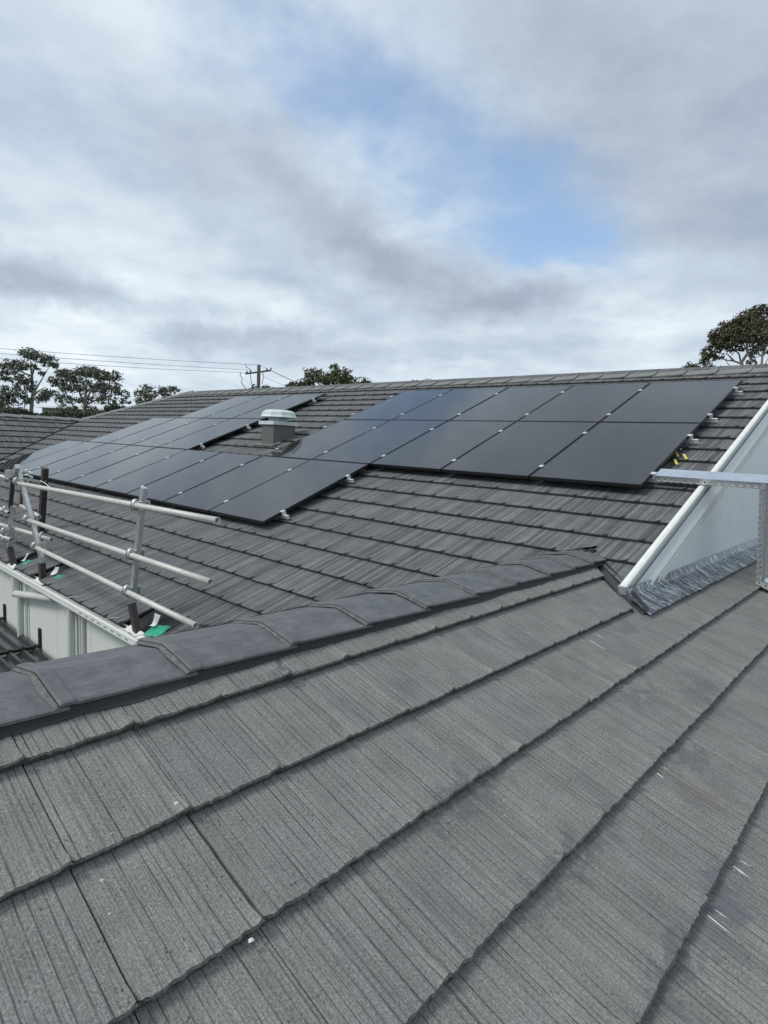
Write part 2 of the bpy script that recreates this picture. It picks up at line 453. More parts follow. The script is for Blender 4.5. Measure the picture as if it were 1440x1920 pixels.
M_VENTCAP = simple('vent cowl', (0.60, 0.66, 0.66), 0.42, 0, 0.07, 10.0, 0.0, 0.5)
M_VENTCOL = simple('vent throat', (0.50, 0.54, 0.53), 0.45, 0, 0.1, 14.0)
M_GREEN = simple('green sarking', (0.02, 0.34, 0.19), 0.45, 0, 0.25, 20.0, 0.3)
M_PAPER = simple('white scrap', (0.72, 0.73, 0.70), 0.7, 0, 0.1, 20.0)
M_YELLOW = simple('yellow label', (0.62, 0.56, 0.13), 0.5, 0, 0.1, 40.0)
M_CABLE = simple('black cable', (0.015, 0.015, 0.015), 0.5, 0, 0.1, 20.0)
M_ROPE = simple('white cord', (0.62, 0.61, 0.55), 0.8, 0, 0.1, 40.0)
M_STONE = simple('pale pebble', (0.62, 0.61, 0.57), 0.8, 0, 0.15, 60.0)
M_SPLASH = simple('white silicone streak', (0.60, 0.61, 0.61), 0.5, 0, 0.15, 60.0)
M_POLE = simple('power pole timber', (0.15, 0.145, 0.135), 0.85, 0, 0.25, 9.0)
M_WIRE = simple('overhead wire', (0.10, 0.105, 0.11), 0.5, 0.3, 0.1, 5.0)
M_BARK = simple('eucalypt bark', (0.20, 0.18, 0.155), 0.85, 0, 0.3, 4.0)
M_BARKD = simple('dark bark', (0.085, 0.075, 0.062), 0.9, 0, 0.3, 4.0)
M_NROOF = simple('pale green steel roof', (0.42, 0.48, 0.44), 0.5, 0, 0.06, 3.0)
M_BRICK = simple('neighbour wall', (0.36, 0.35, 0.32), 0.8, 0, 0.1, 3.0)

def ground_material():
    m, g, b = mat_new('ground')
    tc = g.new('ShaderNodeTexCoord').outputs['Object']
    n = g.noise(tc, 0.08, 6, 0.6).outputs['Fac']; n2 = g.noise(tc, 3.0, 6, 0.65).outputs['Fac']
    c = g.ramp(n, [(0.4, (0.055, 0.065, 0.03)), (0.55, (0.09, 0.085, 0.06)), (0.7, (0.06, 0.075, 0.035))])
    c = g.mix(0.5, c, g.ramp(n2, [(0.3, (0.04, 0.045, 0.03)), (0.7, (0.11, 0.11, 0.075))]))
    g.link(c, b.inputs['Base Color']); b.inputs['Roughness'].default_value = 0.95
    return m

def glass_material():
    m, g, b = mat_new('solar glass')
    tc = g.new('ShaderNodeTexCoord').outputs['Object']
    oi = g.new('ShaderNodeObjectInfo').outputs['Random']
    n = g.noise(tc, 3.0, 5, 0.6).outputs['Fac']
    c = g.ramp(oi, [(0.0, (0.0105, 0.0110, 0.0130)), (0.5, (0.0125, 0.0125, 0.0140)), (1.0, (0.0110, 0.0125, 0.0150))])
    # dusty film and a few dried run marks
    run = g.maprange(g.noise(g.mapping(tc, (9.0, 0.55, 1.0)), 2.2, 5, 0.6).outputs['Fac'], 0.60, 0.74, 0.0, 0.08, True)
    film = g.maprange(n, 0.35, 0.7, 0.004, 0.018, True)
    c = g.mix(g.math('ADD', run, film), c, (0.42, 0.42, 0.41, 1))
    g.link(c, b.inputs['Base Color'])
    g.link(g.maprange(n, 0.3, 0.7, 0.018, 0.04), b.inputs['Roughness'])
    b.inputs['IOR'].default_value = 1.56
    return m
M_GLASS = glass_material()

def leaf_material(name, a, b_, c_):
    m, g, b = mat_new(name)
    geo = g.new('ShaderNodeNewGeometry').outputs['Random Per Island']
    tc = g.new('ShaderNodeTexCoord').outputs['Object']
    n = g.noise(tc, 0.9, 3, 0.6).outputs['Fac']
    f = g.math('ADD', g.math('MULTIPLY', geo, 0.55), g.math('MULTIPLY', n, 0.45))
    g.link(g.ramp(f, [(0.2, a), (0.5, b_), (0.8, c_)]), b.inputs['Base Color'])
    b.inputs['Roughness'].default_value = 0.6
    b.inputs['Specular IOR Level'].default_value = 0.3
    try:
        b.inputs['Transmission Weight'].default_value = 0.0
    except Exception: pass
    return m
M_LEAF_EU = leaf_material('eucalypt leaves', (0.058, 0.070, 0.048), (0.112, 0.130, 0.090), (0.19, 0.21, 0.15))
M_LEAF_BR = leaf_material('bronze eucalypt leaves', (0.055, 0.058, 0.034), (0.104, 0.102, 0.060), (0.175, 0.160, 0.098))
M_LEAF_GR = leaf_material('bush leaves', (0.045, 0.058, 0.026), (0.085, 0.10, 0.046), (0.15, 0.16, 0.08))
M_LEAF_DK = leaf_material('hedge leaves', (0.018, 0.026, 0.015), (0.036, 0.048, 0.027), (0.065, 0.08, 0.045))
M_LEAF_RED = leaf_material('red autumn leaves', (0.10, 0.022, 0.012), (0.20, 0.050, 0.024), (0.28, 0.09, 0.04))

# ------------------------------------------------------------------ ground
GZ = -4.7
mb = MB()
mb.face([(-2500, -2500, GZ), (2500, -2500, GZ), (2500, 2500, GZ), (-2500, 2500, GZ)])
tag(mb.build('ground', ground_material()), kind='structure')

# ------------------------------------------------------------------ roof frames
TA = 0.37887; cA, sA, tA = math.cos(TA), math.sin(TA), math.tan(TA)
XB, ZB, TB = -0.07614, 0.1514, 0.3472; cB, sB, tB = math.cos(TB), math.sin(TB), math.tan(TB)
TOFF = 0.12                       # tile surface lies this far below the panel faces
A_U = Vector((0, cA, sA)); A_N = Vector((0, -sA, cA)); AX = Vector((1, 0, 0))
B_U = Vector((-cB, 0, sB)); B_N = Vector((sB, 0, cB)); BX = Vector((0, 1, 0))
TC_ = math.atan(0.445); cC, sC, tC = math.cos(TC_), math.sin(TC_), math.tan(TC_)
C_U = Vector((-cC, 0, sC)); C_N = Vector((sC, 0, cC))
def PA(x, s, n=0.0):              # a point over the main roof: along, up the slope, off the panel faces
    return AX * x + A_U * s + A_N * n
def zA(y): return y * tA - TOFF / cA
def zB(x): return ZB - (x - XB) * tB
XR = -0.05                        # plan position of the lower ridge
ZR = zB(XR)
XC, YC, ZC = -17.65, 3.44, 1.24   # where the side roof's ridge meets the main roof
def yvR(x): return (zB(x) + TOFF / cA) / tA
def yvL(x): return (ZR - (XR - x) * tB + TOFF / cA) / tA
GAU, WTI = 0.3515, 0.2968
S_EAVE = -1.845; X_PH = 0.305
RIDGE_S = 6.27; Y_RIDGE = 5.85
GABLE_X = 0.40

house = thing('house', 'single grey tiled roof house with cream walls, filling the foreground and carrying the solar panels', 'house', (0, 0, GZ))

def slab(name, pts, mat, parent, drop=0.05):
    m = MB(); top = [Vector(p) for p in pts]; bot = [p - Vector((0, 0, drop)) for p in top]
    m.face(top); m.face(list(reversed(bot)))
    for i in range(len(top)):
        j = (i + 1) % len(top); m.face([top[i], bot[i], bot[j], top[j]])
    return m.build(name, mat, parent)
DK = 0.045
def pa(x, y): return (x, y, zA(y) - DK)
y_e = S_EAVE * cA
xe = XR - (ZR - (zA(y_e + 0.02))) / tB
main_roof = slab('main_roof', [pa(xe, y_e + .05), pa(XR, yvR(XR)), pa(0.38, yvR(0.38)), pa(0.38, Y_RIDGE), pa(-15.95, Y_RIDGE), pa(XC, YC), pa(-12.6, y_e + .05)], M_DECK, house)
tag(main_roof, 'charcoal tiled roof slope under the solar panels')
def pb(x, y): return (x, y, zB(x) - DK)
lower_roof = slab('lower_roof', [pb(XR, -6.5), pb(4.5, -6.5), pb(4.5, 9.0), pb(0.47, 9.0), pb(0.47, yvR(.47)), pb(XR, yvR(XR))], M_DECK, house)
tag(lower_roof, 'near weathered grey tiled roof slope')
slab('far_slope', [(XR, -6.5, ZR - .03), (XR, yvR(XR), ZR - .03), (xe, y_e, zA(y_e) - .03), (xe, -6.5, zA(y_e) - .03)], M_TILE_B, house)
slab('back_slope', [(0.38, Y_RIDGE + .01, zA(Y_RIDGE) - .03), (0.38, 12, zA(Y_RIDGE) - 2.3), (-19, 12, zA(Y_RIDGE) - 2.3), (-15.95, Y_RIDGE + .01, zA(Y_RIDGE) - .03)], M_TILE_A, house)
side_roof = slab('side_roof', [(XC, -9, ZC - .07), (XC + 5.2, -9, ZC - 5.2 * tC - .07), (XC + 5.2, YC - 5.2 * tC / tA, ZC - 5.2 * tC - .07), (XC, YC, ZC - .07)], M_DECK, house)
slab('hip_slope', [(-15.95, Y_RIDGE, zA(Y_RIDGE) - .04), (-22, 8, -.6), (-22, -9, -.6), (XC - .02, -9, ZC - .04), (XC - .02, YC, ZC - .04)], M_TILE_A, house)

# ------------------------------------------------------------------ tiles
STEP = 1.0
def prof(t, y=1.0):
    """height of the tile's face across its width, t 0..1; the side laps swell towards the butt edge"""
    k = max(0.0, 1.0 - y / 0.055)
    h = 0.0
    if t < 0.13: h -= (0.0018 * STEP + .003 * k) * (0.5 + 0.5 * math.cos(t / 0.13 * math.pi))
    if t > 0.86: h += (0.0020 * STEP + .014 * k) * (0.5 - 0.5 * math.cos((t - 0.86) / 0.14 * math.pi))
    return h
def tile_mb(seed, w, gauge, fine, out=None, place=None):
    """one flat interlocking tile; butt edge at y = 0, head at y = L"""
    r = random.Random(seed)
    m = out or MB()
    L = gauge + 0.075; g = (0.0022 + r.random() * .0016) * STEP
    nu = 34 if fine else 8
    us = [g + (w - 2 * g) * i / nu for i in range(nu + 1)]
    if not fine: us = [g, w * .06, w * .13, w * .4, w * .7, w * .86, w * .93, w - g]
    tilt = 0.029 / gauge
    skew = (r.random() - .5) * 0.004
    jit = []
    for i, u in enumerate(us):
        t = u / w
        j = mnoise.noise(Vector((u * 30, seed * 3.7, 0))) * .005 + mnoise.noise(Vector((u * 130, seed * 3.7, 4))) * (.0045 if fine else 0)
        if t < 0.11: j += 0.006 * (1 - t / 0.11)
        jit.append(j + skew * (t - .5))
    H0 = 0.0155 + (r.random() - .5) * .002
    uo, vo = (r.random() * 40, r.random() * 40)
    T = place if place else (lambda p: p)
    usb = list(us); usb[0] += .0022; usb[-1] -= .0022    # worn corners at the butt edge
    top = lambda u, y, dz=0: T(Vector((u, y, H0 - tilt * y + prof(u / w, y) + dz)))
    uvf = None
    def strip(rows, mat, uvs, smooth):
        b = len(m.v); nc = len(rows[0])
        for rw in rows: m.v += [tuple(p) for p in rw]
        for i in range(len(rows) - 1):
            for j in range(nc - 1):
                m.f.append((b + i * nc + j, b + i * nc + j + 1, b + (i + 1) * nc + j + 1, b + (i + 1) * nc + j))
                m.m.append(mat); m.sm.append(smooth)
                m.uv.append([uvs[i][j], uvs[i][j + 1], uvs[i + 1][j + 1], uvs[i + 1][j]])
    ys = ([0.006, 0.03, 0.056, 0.075, 0.2, L] if fine else [0.004, .055, .075, L])
    rows = []; uvs = []
    for k, y in enumerate(ys):
        rows.append([top(u, y + (jit[i] + (.003 if i in (0, len(us) - 1) else 0) if k == 0 else 0)) for i, u in enumerate(usb if k == 0 else us)])
        uvs.append([(u + uo, y + vo) for u in us])
    strip(rows, 0, uvs, True)
    # butt edge: rounded arris then a rough face
    th = 0.030
    e0 = [top(u, 0.006 + jit[i]) for i, u in enumerate(usb)]
    e1 = [top(u, jit[i] * 1.1, -0.0045 + (r.random() - .5) * (.005 if fine else .002)) for i, u in enumerate(us)]
    e2 = [top(u, 0.004 + jit[i] * .5 + (r.random() - .5) * (.007 if fine else .003), -th * .6) for i, u in enumerate(us)]
    e3 = [top(u, 0.010 + jit[i] * .3, -th - prof(u / w, .01) * .3) for i, u in enumerate(us)]
    ub = [[(u + uo, vo - .01 * k) for u in us] for k in range(4)]
    strip([e1, e0], 1 if fine else 1, [ub[1], ub[0]], True)
    strip([e3, e2, e1], 1, [ub[3], ub[2], ub[1]], False)
    # sides
    for u, sg in ((us[0], 1), (us[-1], -1)):
        ts = [top(u, y) for y in ys]; bs = [top(u, y, -.026 if k == 0 else -.02) for k, y in enumerate(ys)]
        for k in range(len(ys) - 1):
            q = [ts[k], ts[k + 1], bs[k + 1], bs[k]]
            m.face(q if sg > 0 else list(reversed(q)), 0, [(u + uo, ys[k] + vo), (u + uo, ys[k + 1] + vo), (u + uo + .02, ys[k + 1] + vo), (u + uo + .02, ys[k] + vo)])
    return m

def frame(o, ax, ay, az):
    Mx = Matrix.Identity(4)
    for i in range(3):
        Mx[i][0] = ax[i]; Mx[i][1] = ay[i]; Mx[i][2] = az[i]; Mx[i][3] = o[i]
    return Mx

def side(p, n, q): return (Vector(q) - Vector(p)).dot(Vector(n))

# clipping half planes (point, inward normal), in plan
vR = Vector((1, yvR(1.0) - yvR(0.0), 0)).normalized(); nvR = Vector((-vR.y, vR.x, 0))
if nvR.y < 0: nvR = -nvR
vL = Vector((-1, yvL(-1.05) - yvL(-0.05), 0)).normalized(); nvL = Vector((-vL.y, vL.x, 0))
if nvL.y < 0: nvL = -nvL
PVR = Vector((XR, yvR(XR), 0)); PVL = Vector((XR, yvL(XR), 0))
hipd = Vector((-15.95 - XC, Y_RIDGE - YC, 0)).normalized(); n_hip = Vector((hipd.y, -hipd.x, 0))
valC = Vector((5.0, -5.0 * tC / tA, 0)).normalized(); n_val = Vector((-valC.y, valC.x, 0))
if n_val.x < 0: n_val = -n_val
PC = Vector((XC, YC, 0))

def tile_planes_A(c):
    pl = [(Vector((GABLE_X + .004, 0, 0)), Vector((-1, 0, 0))), (PC, n_hip), (PC + n_val * .03, n_val)]
    if c.x > XR: pl.append((PVR + nvR * 0.035, nvR))
    else: pl.append((PVL + nvL * 0.05, nvL))
    return pl
def tile_planes_B(c):
    pl = []
    if c.x < 0.46 and c.y > -1.5: pl.append((PVR - nvR * 0.045, -nvR))
    elif c.y > 0.0 and c.x < 0.75: pl.append((Vector((0.47, 0, 0)), Vector((1, 0, 0))))
    pl.append((Vector((XR + .02, 0, 0)), Vector((1, 0, 0))))
    return pl
def tile_planes_C(c):
    return [(PC - n_val * .03, -n_val), (Vector((XC + .02, 0, 0)), Vector((1, 0, 0)))]

PW, PH, GAP = 1.154, 1.782, 0.020
PANELS = [(k, 0) for k in range(5)] + [(k, 1) for k in range(5)] + [(k, 2) for k in range(3, 12)] + [(k, 0) for k in (7, 8, 9)] + [(k, 1) for k in (7, 8, 9, 10)]
PSET = set(PANELS)
def under_panel(p):
    d = p - CAM_P
    t = -(CAM_P.dot(A_N)) / d.dot(A_N)
    if not (0 < t < 1): return False
    q = CAM_P + d * t
    k = math.floor(-q.x / PW); s = q.dot(A_U); r = 2 - math.floor(s / PH)
    return (k, r) in PSET

cands = []      # (area, roof, origin, matrix, row, col)
def consider(roof, o, ax, ay, az, w, planes, hidden=None, skip=False):
    L = GAU + .075
    cs = [o, o + ax * w, o + ax * w + ay * L, o + ay * L]
    c = o + ax * (w / 2) + ay * (L / 2)
    pls = planes(c); cut = []
    for p, n in pls:
        d = [side(p, n, q) for q in cs]
        if max(d) <= 0.01: return
        if min(d) < 0: cut.append((p, n))
    pr = [proj(q) for q in [o, o + ax * w, o + ax * w + ay * GAU, o + ay * GAU]]
    area = 0.0; vis = False
    if all(pr):
        a = 0
        for i in range(4):
            j = (i + 1) % 4; a += pr[i][0] * pr[j][1] - pr[j][0] * pr[i][1]
        area = abs(a) / 2
        xs = [q[0] for q in pr]; yy = [q[1] for q in pr]
        vis = max(xs) > -20 and min(xs) < IMG_W + 20 and max(yy) > 0 and min(yy) < IMG_H + 20
    hid = hidden(o + ax * (w / 2) + ay * .1) if hidden else False
    cands.append((area if vis and not hid else 0.0, roof, frame(o, ax, ay, az), cut, vis))

SKIP_EAVE = []
for x0 in (-3.2565, -2.9597, -5.631, -6.521):
    SKIP_EAVE.append(x0)
for m_ in range(0, 24):
    s = S_EAVE + GAU * m_
    if s > RIDGE_S - .03: break
    for n in range(-2, 64):
        x = X_PH - WTI * (n + 1)
        if m_ == 0 and any(abs(x - q) < .16 for q in SKIP_EAVE): continue
        consider('A', PA(x, s, -TOFF), AX, A_U, A_N, WTI, tile_planes_A, under_panel)
GB, WB, YB0 = 0.35004, 0.29841, -3.44495
for c_ in range(1, 14):
    for j in range(-10, 42):
        o = Vector((XB + c_ * GB * cB, YB0 + j * WB, ZB - c_ * GB * sB))
        d_ = o.x
        consider('B', o, BX, B_U, B_N, WB, tile_planes_B)
for c_ in range(1, 15):
    for j in range(-14, 36):
        o = Vector((XC + c_ * .3515 * cC, -5 + j * WTI, ZC - c_ * .3515 * sC))
        consider('C', o, BX, C_U, C_N, WTI, tile_planes_C)

cands.sort(key=lambda c: -c[0])
variants = {}
for fine in (True, False):
    for rf in ('A', 'B'):
        STEP = 0.2 if rf == 'A' else 0.75
        variants[(rf, fine)] = [tile_mb(i + (50 if rf == 'B' else 0), WTI if rf == 'A' else WB, GAU if rf == 'A' else GB, fine).mesh('roof_tile', [M_TILE_A if rf == 'A' else M_TILE_B, M_BUTT]) for i in range(10)]
STEP = 0.3
stuff = MB()
def bisect_into(me_src, Mx, cut):
    bm = bmesh.new(); bm.from_mesh(me_src)
    inv = Mx.inverted()
    for p, n in cut:
        pl = inv @ Vector(p); nl = (inv.to_3x3() @ Vector(n)).normalized()
        bmesh.ops.bisect_plane(bm, geom=bm.verts[:] + bm.edges[:] + bm.faces[:], plane_co=pl, plane_no=nl, clear_inner=True)
    return bm
n_ind = 0
roof_of = {'A': main_roof, 'B': lower_roof, 'C': side_roof}
for i, (area, roof, Mx, cut, vis) in enumerate(cands):
    if n_ind < 296 and area > 0 and roof != 'C':
        d = (Mx.translation - CAM_P).length
        vs = variants[(roof, d < 4.6)]
        me = vs[rnd.randrange(len(vs))]
        if cut:
            bm = bisect_into(me, Mx, cut)
            if len(bm.faces) == 0: bm.free(); continue
            me2 = me.copy(); bm.to_mesh(me2); bm.free(); me = me2
        o = bpy.data.objects.new('roof_tile', me)
        COL.objects.link(o)
        o.parent = roof_of[roof]
        o.matrix_parent_inverse = Matrix.Identity(4)
        # house stands at the ground: undo its place
        o.matrix_parent_inverse = Matrix.Translation((0, 0, 0))
        jit = Matrix.Rotation((rnd.random() - .5) * .004, 4, 'Z') @ Matrix.Translation((0, (rnd.random() - .5) * .004, 0))
        o.matrix_basis = Mx @ jit
        n_ind += 1
    elif vis or roof in 'AB':
        w = WB if roof == 'B' else WTI
        face = 2 if roof == 'B' else 0
        if not cut:
            n0 = len(stuff.m)
            tile_mb(1000 + i, w, GAU, False, stuff, lambda p, Mx=Mx: Mx @ p)
            for q in range(n0, len(stuff.m)):
                if stuff.m[q] == 0: stuff.m[q] = face
        else:
            t = tile_mb(1000 + i, w, GAU, False)
            me = t.mesh('tmp', [M_TILE_A, M_BUTT])
            bm = bisect_into(me, Mx, cut)
            ul = bm.loops.layers.uv.active
            for f in bm.faces:
                stuff.face([Mx @ l.vert.co for l in f.loops], f.material_index or face, [tuple(l[ul].uv) for l in f.loops], f.smooth)
            bm.free(); bpy.data.meshes.remove(me)
so = stuff.build('roof_tiles', [M_TILE_A, M_BUTT, M_TILE_B], house)
tag(so, kind='stuff')

# ------------------------------------------------------------------ ridge caps
def cap_mesh(seed, L, half, drop, th, lift, mats, smear=True):
    """angled ridge cap along +Y (near end at y = 0, laps over the one before it)"""
    r = random.Random(seed)
    m = MB()
    def sect(y, dz, grow):
        pts = []
        for u, h in ((-1, -1), (-.96, -.90), (-.55, -.50), (-.16, -.10), (0, 0), (.16, -.10), (.55, -.50), (.96, -.90), (1, -1)):
            j = (r.random() - .5) * .0025
            pts.append(Vector((u * (half + grow), y + (r.random() - .5) * .002, drop * h + dz + j)))
        return pts
    ys = [(0.0, lift * .95, .003), (.006, lift * 1.12, .004), (.042, lift * 1.08, .004), (.054, lift * .74, .002), (L * .5, lift * .35, 0), (L, -.002, 0)]
    secs = [sect(*a) for a in ys]
    uvf = lambda p: (p[0], p[1])
    m.grid(secs, 0, uvf, False)
    for sgn in (0, -1):
        m.grid([[s_[sgn] for s_ in secs], [s_[sgn] + Vector((-.006 if sgn == 0 else .0, 0, -th)) + Vector((0, 0, 0)) for s_ in secs]] if sgn else
               [[s_[0] + Vector((.006, 0, -th)) for s_ in secs], [s_[0] for s_ in secs]], 0, uvf, False)
    n0 = secs[0]
    m.grid([[p + Vector((0, .001, -th)) for p in n0], n0], 1 if smear else 0, uvf, False)
    if smear:                      # squeezed-out pointing under the lap
        a = [p * 1 + Vector((0, -.003, -th * .55)) for p in n0]
        bq = []
        for p in n0:
            k = mnoise.noise(Vector((p.x * 21, seed, 2)))
            bq.append(p + Vector((0, -.016 - .016 * k, -th - lift * .30 + .003)))
        m.grid([bq, a], 1, uvf, True)
    return m.mesh('ridge_cap', mats)

caps_y = [-5.90, -5.47, -5.04, -4.61, -4.18, -3.75, -3.322, -2.904, -2.467, -2.034, -1.609, -1.170, -0.735, -0.300, 0.065, 0.385]
for i, y in enumerate(caps_y):
    L = (caps_y[i + 1] if i + 1 < len(caps_y) else 0.83) - y + .03
    o = link('ridge_cap', cap_mesh(i, L, 0.198, 0.038, 0.009, 0.015, [M_CAP, M_SMEAR]), lower_roof)
    o.matrix_basis = Matrix.Translation((XR + (rnd.random() - .5) * .006, y, 0.150 + (rnd.random() - .5) * .004)) @ Matrix.Rotation((rnd.random() - .5) * .012, 4, 'Z')
# pointing bed under both edges
mb = MB()
for sg in (1, -1):
    rows = [[], [], []]
    for i in range(260):
        y = -6.2 + i * .0271
        wv = mnoise.noise(Vector((y * 3.1, sg * 3, 0))) * .012 + mnoise.noise(Vector((y * 14, sg * 3, 0))) * .004
        x = .186 + wv * .3
        rows[0].append((XR + sg * (x - .004), y, 0.150 - .038 + .002))
        rows[1].append((XR + sg * (x + .004), y, 0.150 - .062))
        rows[2].append((XR + sg * (x + .022 + wv), y, zB(XR + x + .022 + wv) + .013))
    if sg < 0: rows = [list(reversed(q)) for q in rows]
    mb.grid(list(reversed(rows)), 0, None, False)
mb.face([(XR - .19, .83, .10), (XR, .835, .15), (XR + .19, .83, .10), (XR + .19, .83, .04), (XR - .19, .83, .04)])
mb.build('mortar_bed', M_MORTAR, lower_roof)

# main ridge
x = 1.2; i = 0
zr = 2.222
capA = [cap_mesh(60 + k, 0.455, 0.17, 0.075, 0.018, 0.02, [M_CAP_A, M_CAP_A], False) for k in range(5)]
while x > -15.8:
    # caps run along X: local +Y points to -X
    o = link('ridge_cap', capA[i % 5], main_roof)
    o.matrix_basis = frame(Vector((x, Y_RIDGE, zr + (rnd.random() - .5) * .006)), Vector((0, 1, 0)), Vector((-1, 0, 0)), Vector((0, 0, 1)))
    x -= 0.43; i += 1
    if x < GABLE_X + .3 and False: break
hv = Vector((XC, YC, ZC + .02)) - Vector((-15.95, Y_RIDGE, zr)); hl = hv.length; hd = hv / hl
k = 0
while k * .43 < hl - .05:
    o = link('ridge_cap', capA[k % 5], main_roof)
    ax = hd.cross(Vector((0, 0, 1))).normalized()
    o.matrix_basis = frame(Vector((-15.95, Y_RIDGE, zr + .02)) + hd * (hl - k * .43), -ax, -hd, Vector((-ax).cross(-hd)))
    k += 1
y = YC
k = 0
while y > -5.5:
    o = link('ridge_cap', capA[k % 5], side_roof)
    o.matrix_basis = frame(Vector((XC, y - .43, ZC + .035)), Vector((1, 0, 0)), Vector((0, 1, 0)), Vector((0, 0, 1)))
    y -= .43; k += 1
mb = MB()
mb.grid([[(.38 + 0.0, Y_RIDGE - .165, zr - .085), (-15.9, Y_RIDGE - .165, zr - .085)], [(.38, Y_RIDGE - .185, zA(Y_RIDGE - .185) + .005), (-15.9, Y_RIDGE - .185, zA(Y_RIDGE - .185) + .005)]], 0, None, False)
mb.build('mortar_bed', M_MORTAR, main_roof)

# valley troughs
mb = MB()
def trough(p0, p1, n2, hw, dz, zf):
    d = (Vector(p1) - Vector(p0)); rows = []
    for t in (0, 1):
        b = Vector(p0) + d * t
        row = []
        for w_, up in ((-1, .018), (-.85, -.004), (0, -.012), (.85, -.004), (1, .018)):
            q = b + Vector(n2) * (w_ * hw)
            row.append((q.x, q.y, zf(q.x, q.y) + up + dz))
        rows.append(row)
    mb.grid(rows, 0, None, False)
zmaxR = lambda x, y: max(zA(y), zB(x))
trough((-.03, yvR(-.03), 0), (.62, yvR(.62), 0), nvR, .065, -.006, zmaxR)
mb.build('valley_gutter', M_VALLEY, lower_roof)
mb = MB()
trough((XR, yvL(XR), 0), (xe, yvL(xe), 0), nvL, .065, -.006, lambda x, y: max(zA(y), ZR - (XR - x) * tB))
mb.build('valley_gutter', M_VALLEY, main_roof); mb = MB()
trough((XC, YC, 0), (XC + 5, YC - 5 * tC / tA, 0), n_val, .05, -.02, lambda x, y: max(zA(y), ZC - (x - XC) * tC))
mb.build('valley_gutter', M_VALLEY, main_roof)
# torn pointing at the ridge's end
mb = MB()
for k in range(9):
    a = rnd.random() * 6.28; rr_ = .018 + rnd.random() * .03
    p = Vector((.0 + (rnd.random() - .5) * .06, .70 + (rnd.random() - .5) * .05, .135 + rnd.random() * .03))
    mb.box(p, (rr_ * 1.6, rr_, rr_ * .5), (Vector((math.cos(a), math.sin(a), .3)).normalized(), Vector((-math.sin(a), math.cos(a), 0)), Vector((0, 0, 1))))
mb.build('mortar_crumbs', M_MORTAR, lower_roof)

# ------------------------------------------------------------------ gable end: wall, barge board, flashing
gw = MB()
y0g, y1g = 0.27, 9.0
def ztop(y): return zA(min(y, 2 * Y_RIDGE - y)) if y > Y_RIDGE else zA(y)
WX = 0.468
pts = [(WX, .30, zB(WX) + .004), (WX, 9.0, zB(WX) + .004), (WX, 9.0, ztop(9.0) - .02), (WX, Y_RIDGE, ztop(Y_RIDGE) - .02), (WX, .36, zA(.36) - .02)]
gw.face(pts)
gw.face([(p[0] - .05, p[1], p[2]) for p in reversed(pts)])
gable = gw.build('gable_wall', M_GABLE, house)
def rake(name, segs, mat, x0, x1, parent, ya=.255, yb=Y_RIDGE, ends=True):
    """long profile that follows the roof slope: list of (x, dz) outline points"""
    m = MB()
    ring0 = [Vector((x, ya + (dz * -.35), zA(ya + dz * -.35) + dz)) for x, dz in segs]
    ring1 = [Vector((x, yb, zA(yb) + dz)) for x, dz in segs]
    m.grid([ring0, ring1], 0, None, False, True)
    if ends: m.face(list(reversed(ring0))); m.face(ring1)
    return m.build(name, mat, parent, bevel=.0015)
rake('barge_board', [(GABLE_X + .006, .045), (GABLE_X + .030, .048), (GABLE_X + .052, .040), (GABLE_X + .055, -.118), (GABLE_X + .02, -.118), (GABLE_X + .02, -.03), (GABLE_X + .006, -.03)], M_BARGE, 0, 0, gable)
rake('barge_trim', [(GABLE_X + .010, .0475), (GABLE_X + .010, .055), (GABLE_X + .040, .056), (GABLE_X + .056, .046), (GABLE_X + .0575, .018), (GABLE_X + .02, .0485)], M_PAPER, 0, 0, gable)
for dz in (-.148, -.204, -.240):
    wd = .032 if dz > -.16 else .018
    rake('barge_bead', [(WX - .004, dz + wd / 2), (WX + .026, dz + wd * .4), (WX + .026, dz - wd * .4), (WX - .004, dz - wd / 2)], M_PAPER, 0, 0, gable)
# end closer of the box at its low end
mb = MB()
mb.box((GABLE_X + .031, .262, zA(.262) - .035), (.054, .012, .165), (Vector((1, 0, 0)), Vector((0, .93, .36)), Vector((0, -.36, .93))))
mb.build('barge_end', M_BARGE, gable, bevel=.002)
# lead flashing dressed over the tiles
fl = MB()
rows = []
NX, NY = 12, 420
for i in range(NX + 1):
    row = []
    for j in range(NY + 1):
        t = i / NX; y = .17 + 5.3 * j / NY
        x = WX + .012 + t * (.205 + .008 * mnoise.noise(Vector((y * 4, 0, 1))))
        if i == NX: x += .003 * mnoise.noise(Vector((y * 17, 2, 1)))
        ys_ = y - .10 * t
        q_ = y + .10 * t + .03 * mnoise.noise(Vector((y * 2.5, t * 1.2, 7)))
        fold = abs((q_ / .105) % 1.0 - .5) * 2
        r1 = 1 - abs(mnoise.noise(Vector((q_ * 17, t * .9, 3)))) * 2.2
        r2 = mnoise.noise(Vector((q_ * 46, t * 2.2, 9)))
        crease = (fold ** 2) * .009 * (.3 + .7 * t) * .5 + .005 * max(0, r1) ** 2 + .0025 * r2
        n_up = .021 + crease * min(1, .25 + t * 2)
        if t < .1: n_up += .04 * (1 - t * 10)
        row.append((x, ys_, zB(x) + n_up))
    rows.append(row)
fl.grid(list(reversed(rows)), 0, None, False)
fl.build('lead_flashing', M_LEAD, gable)

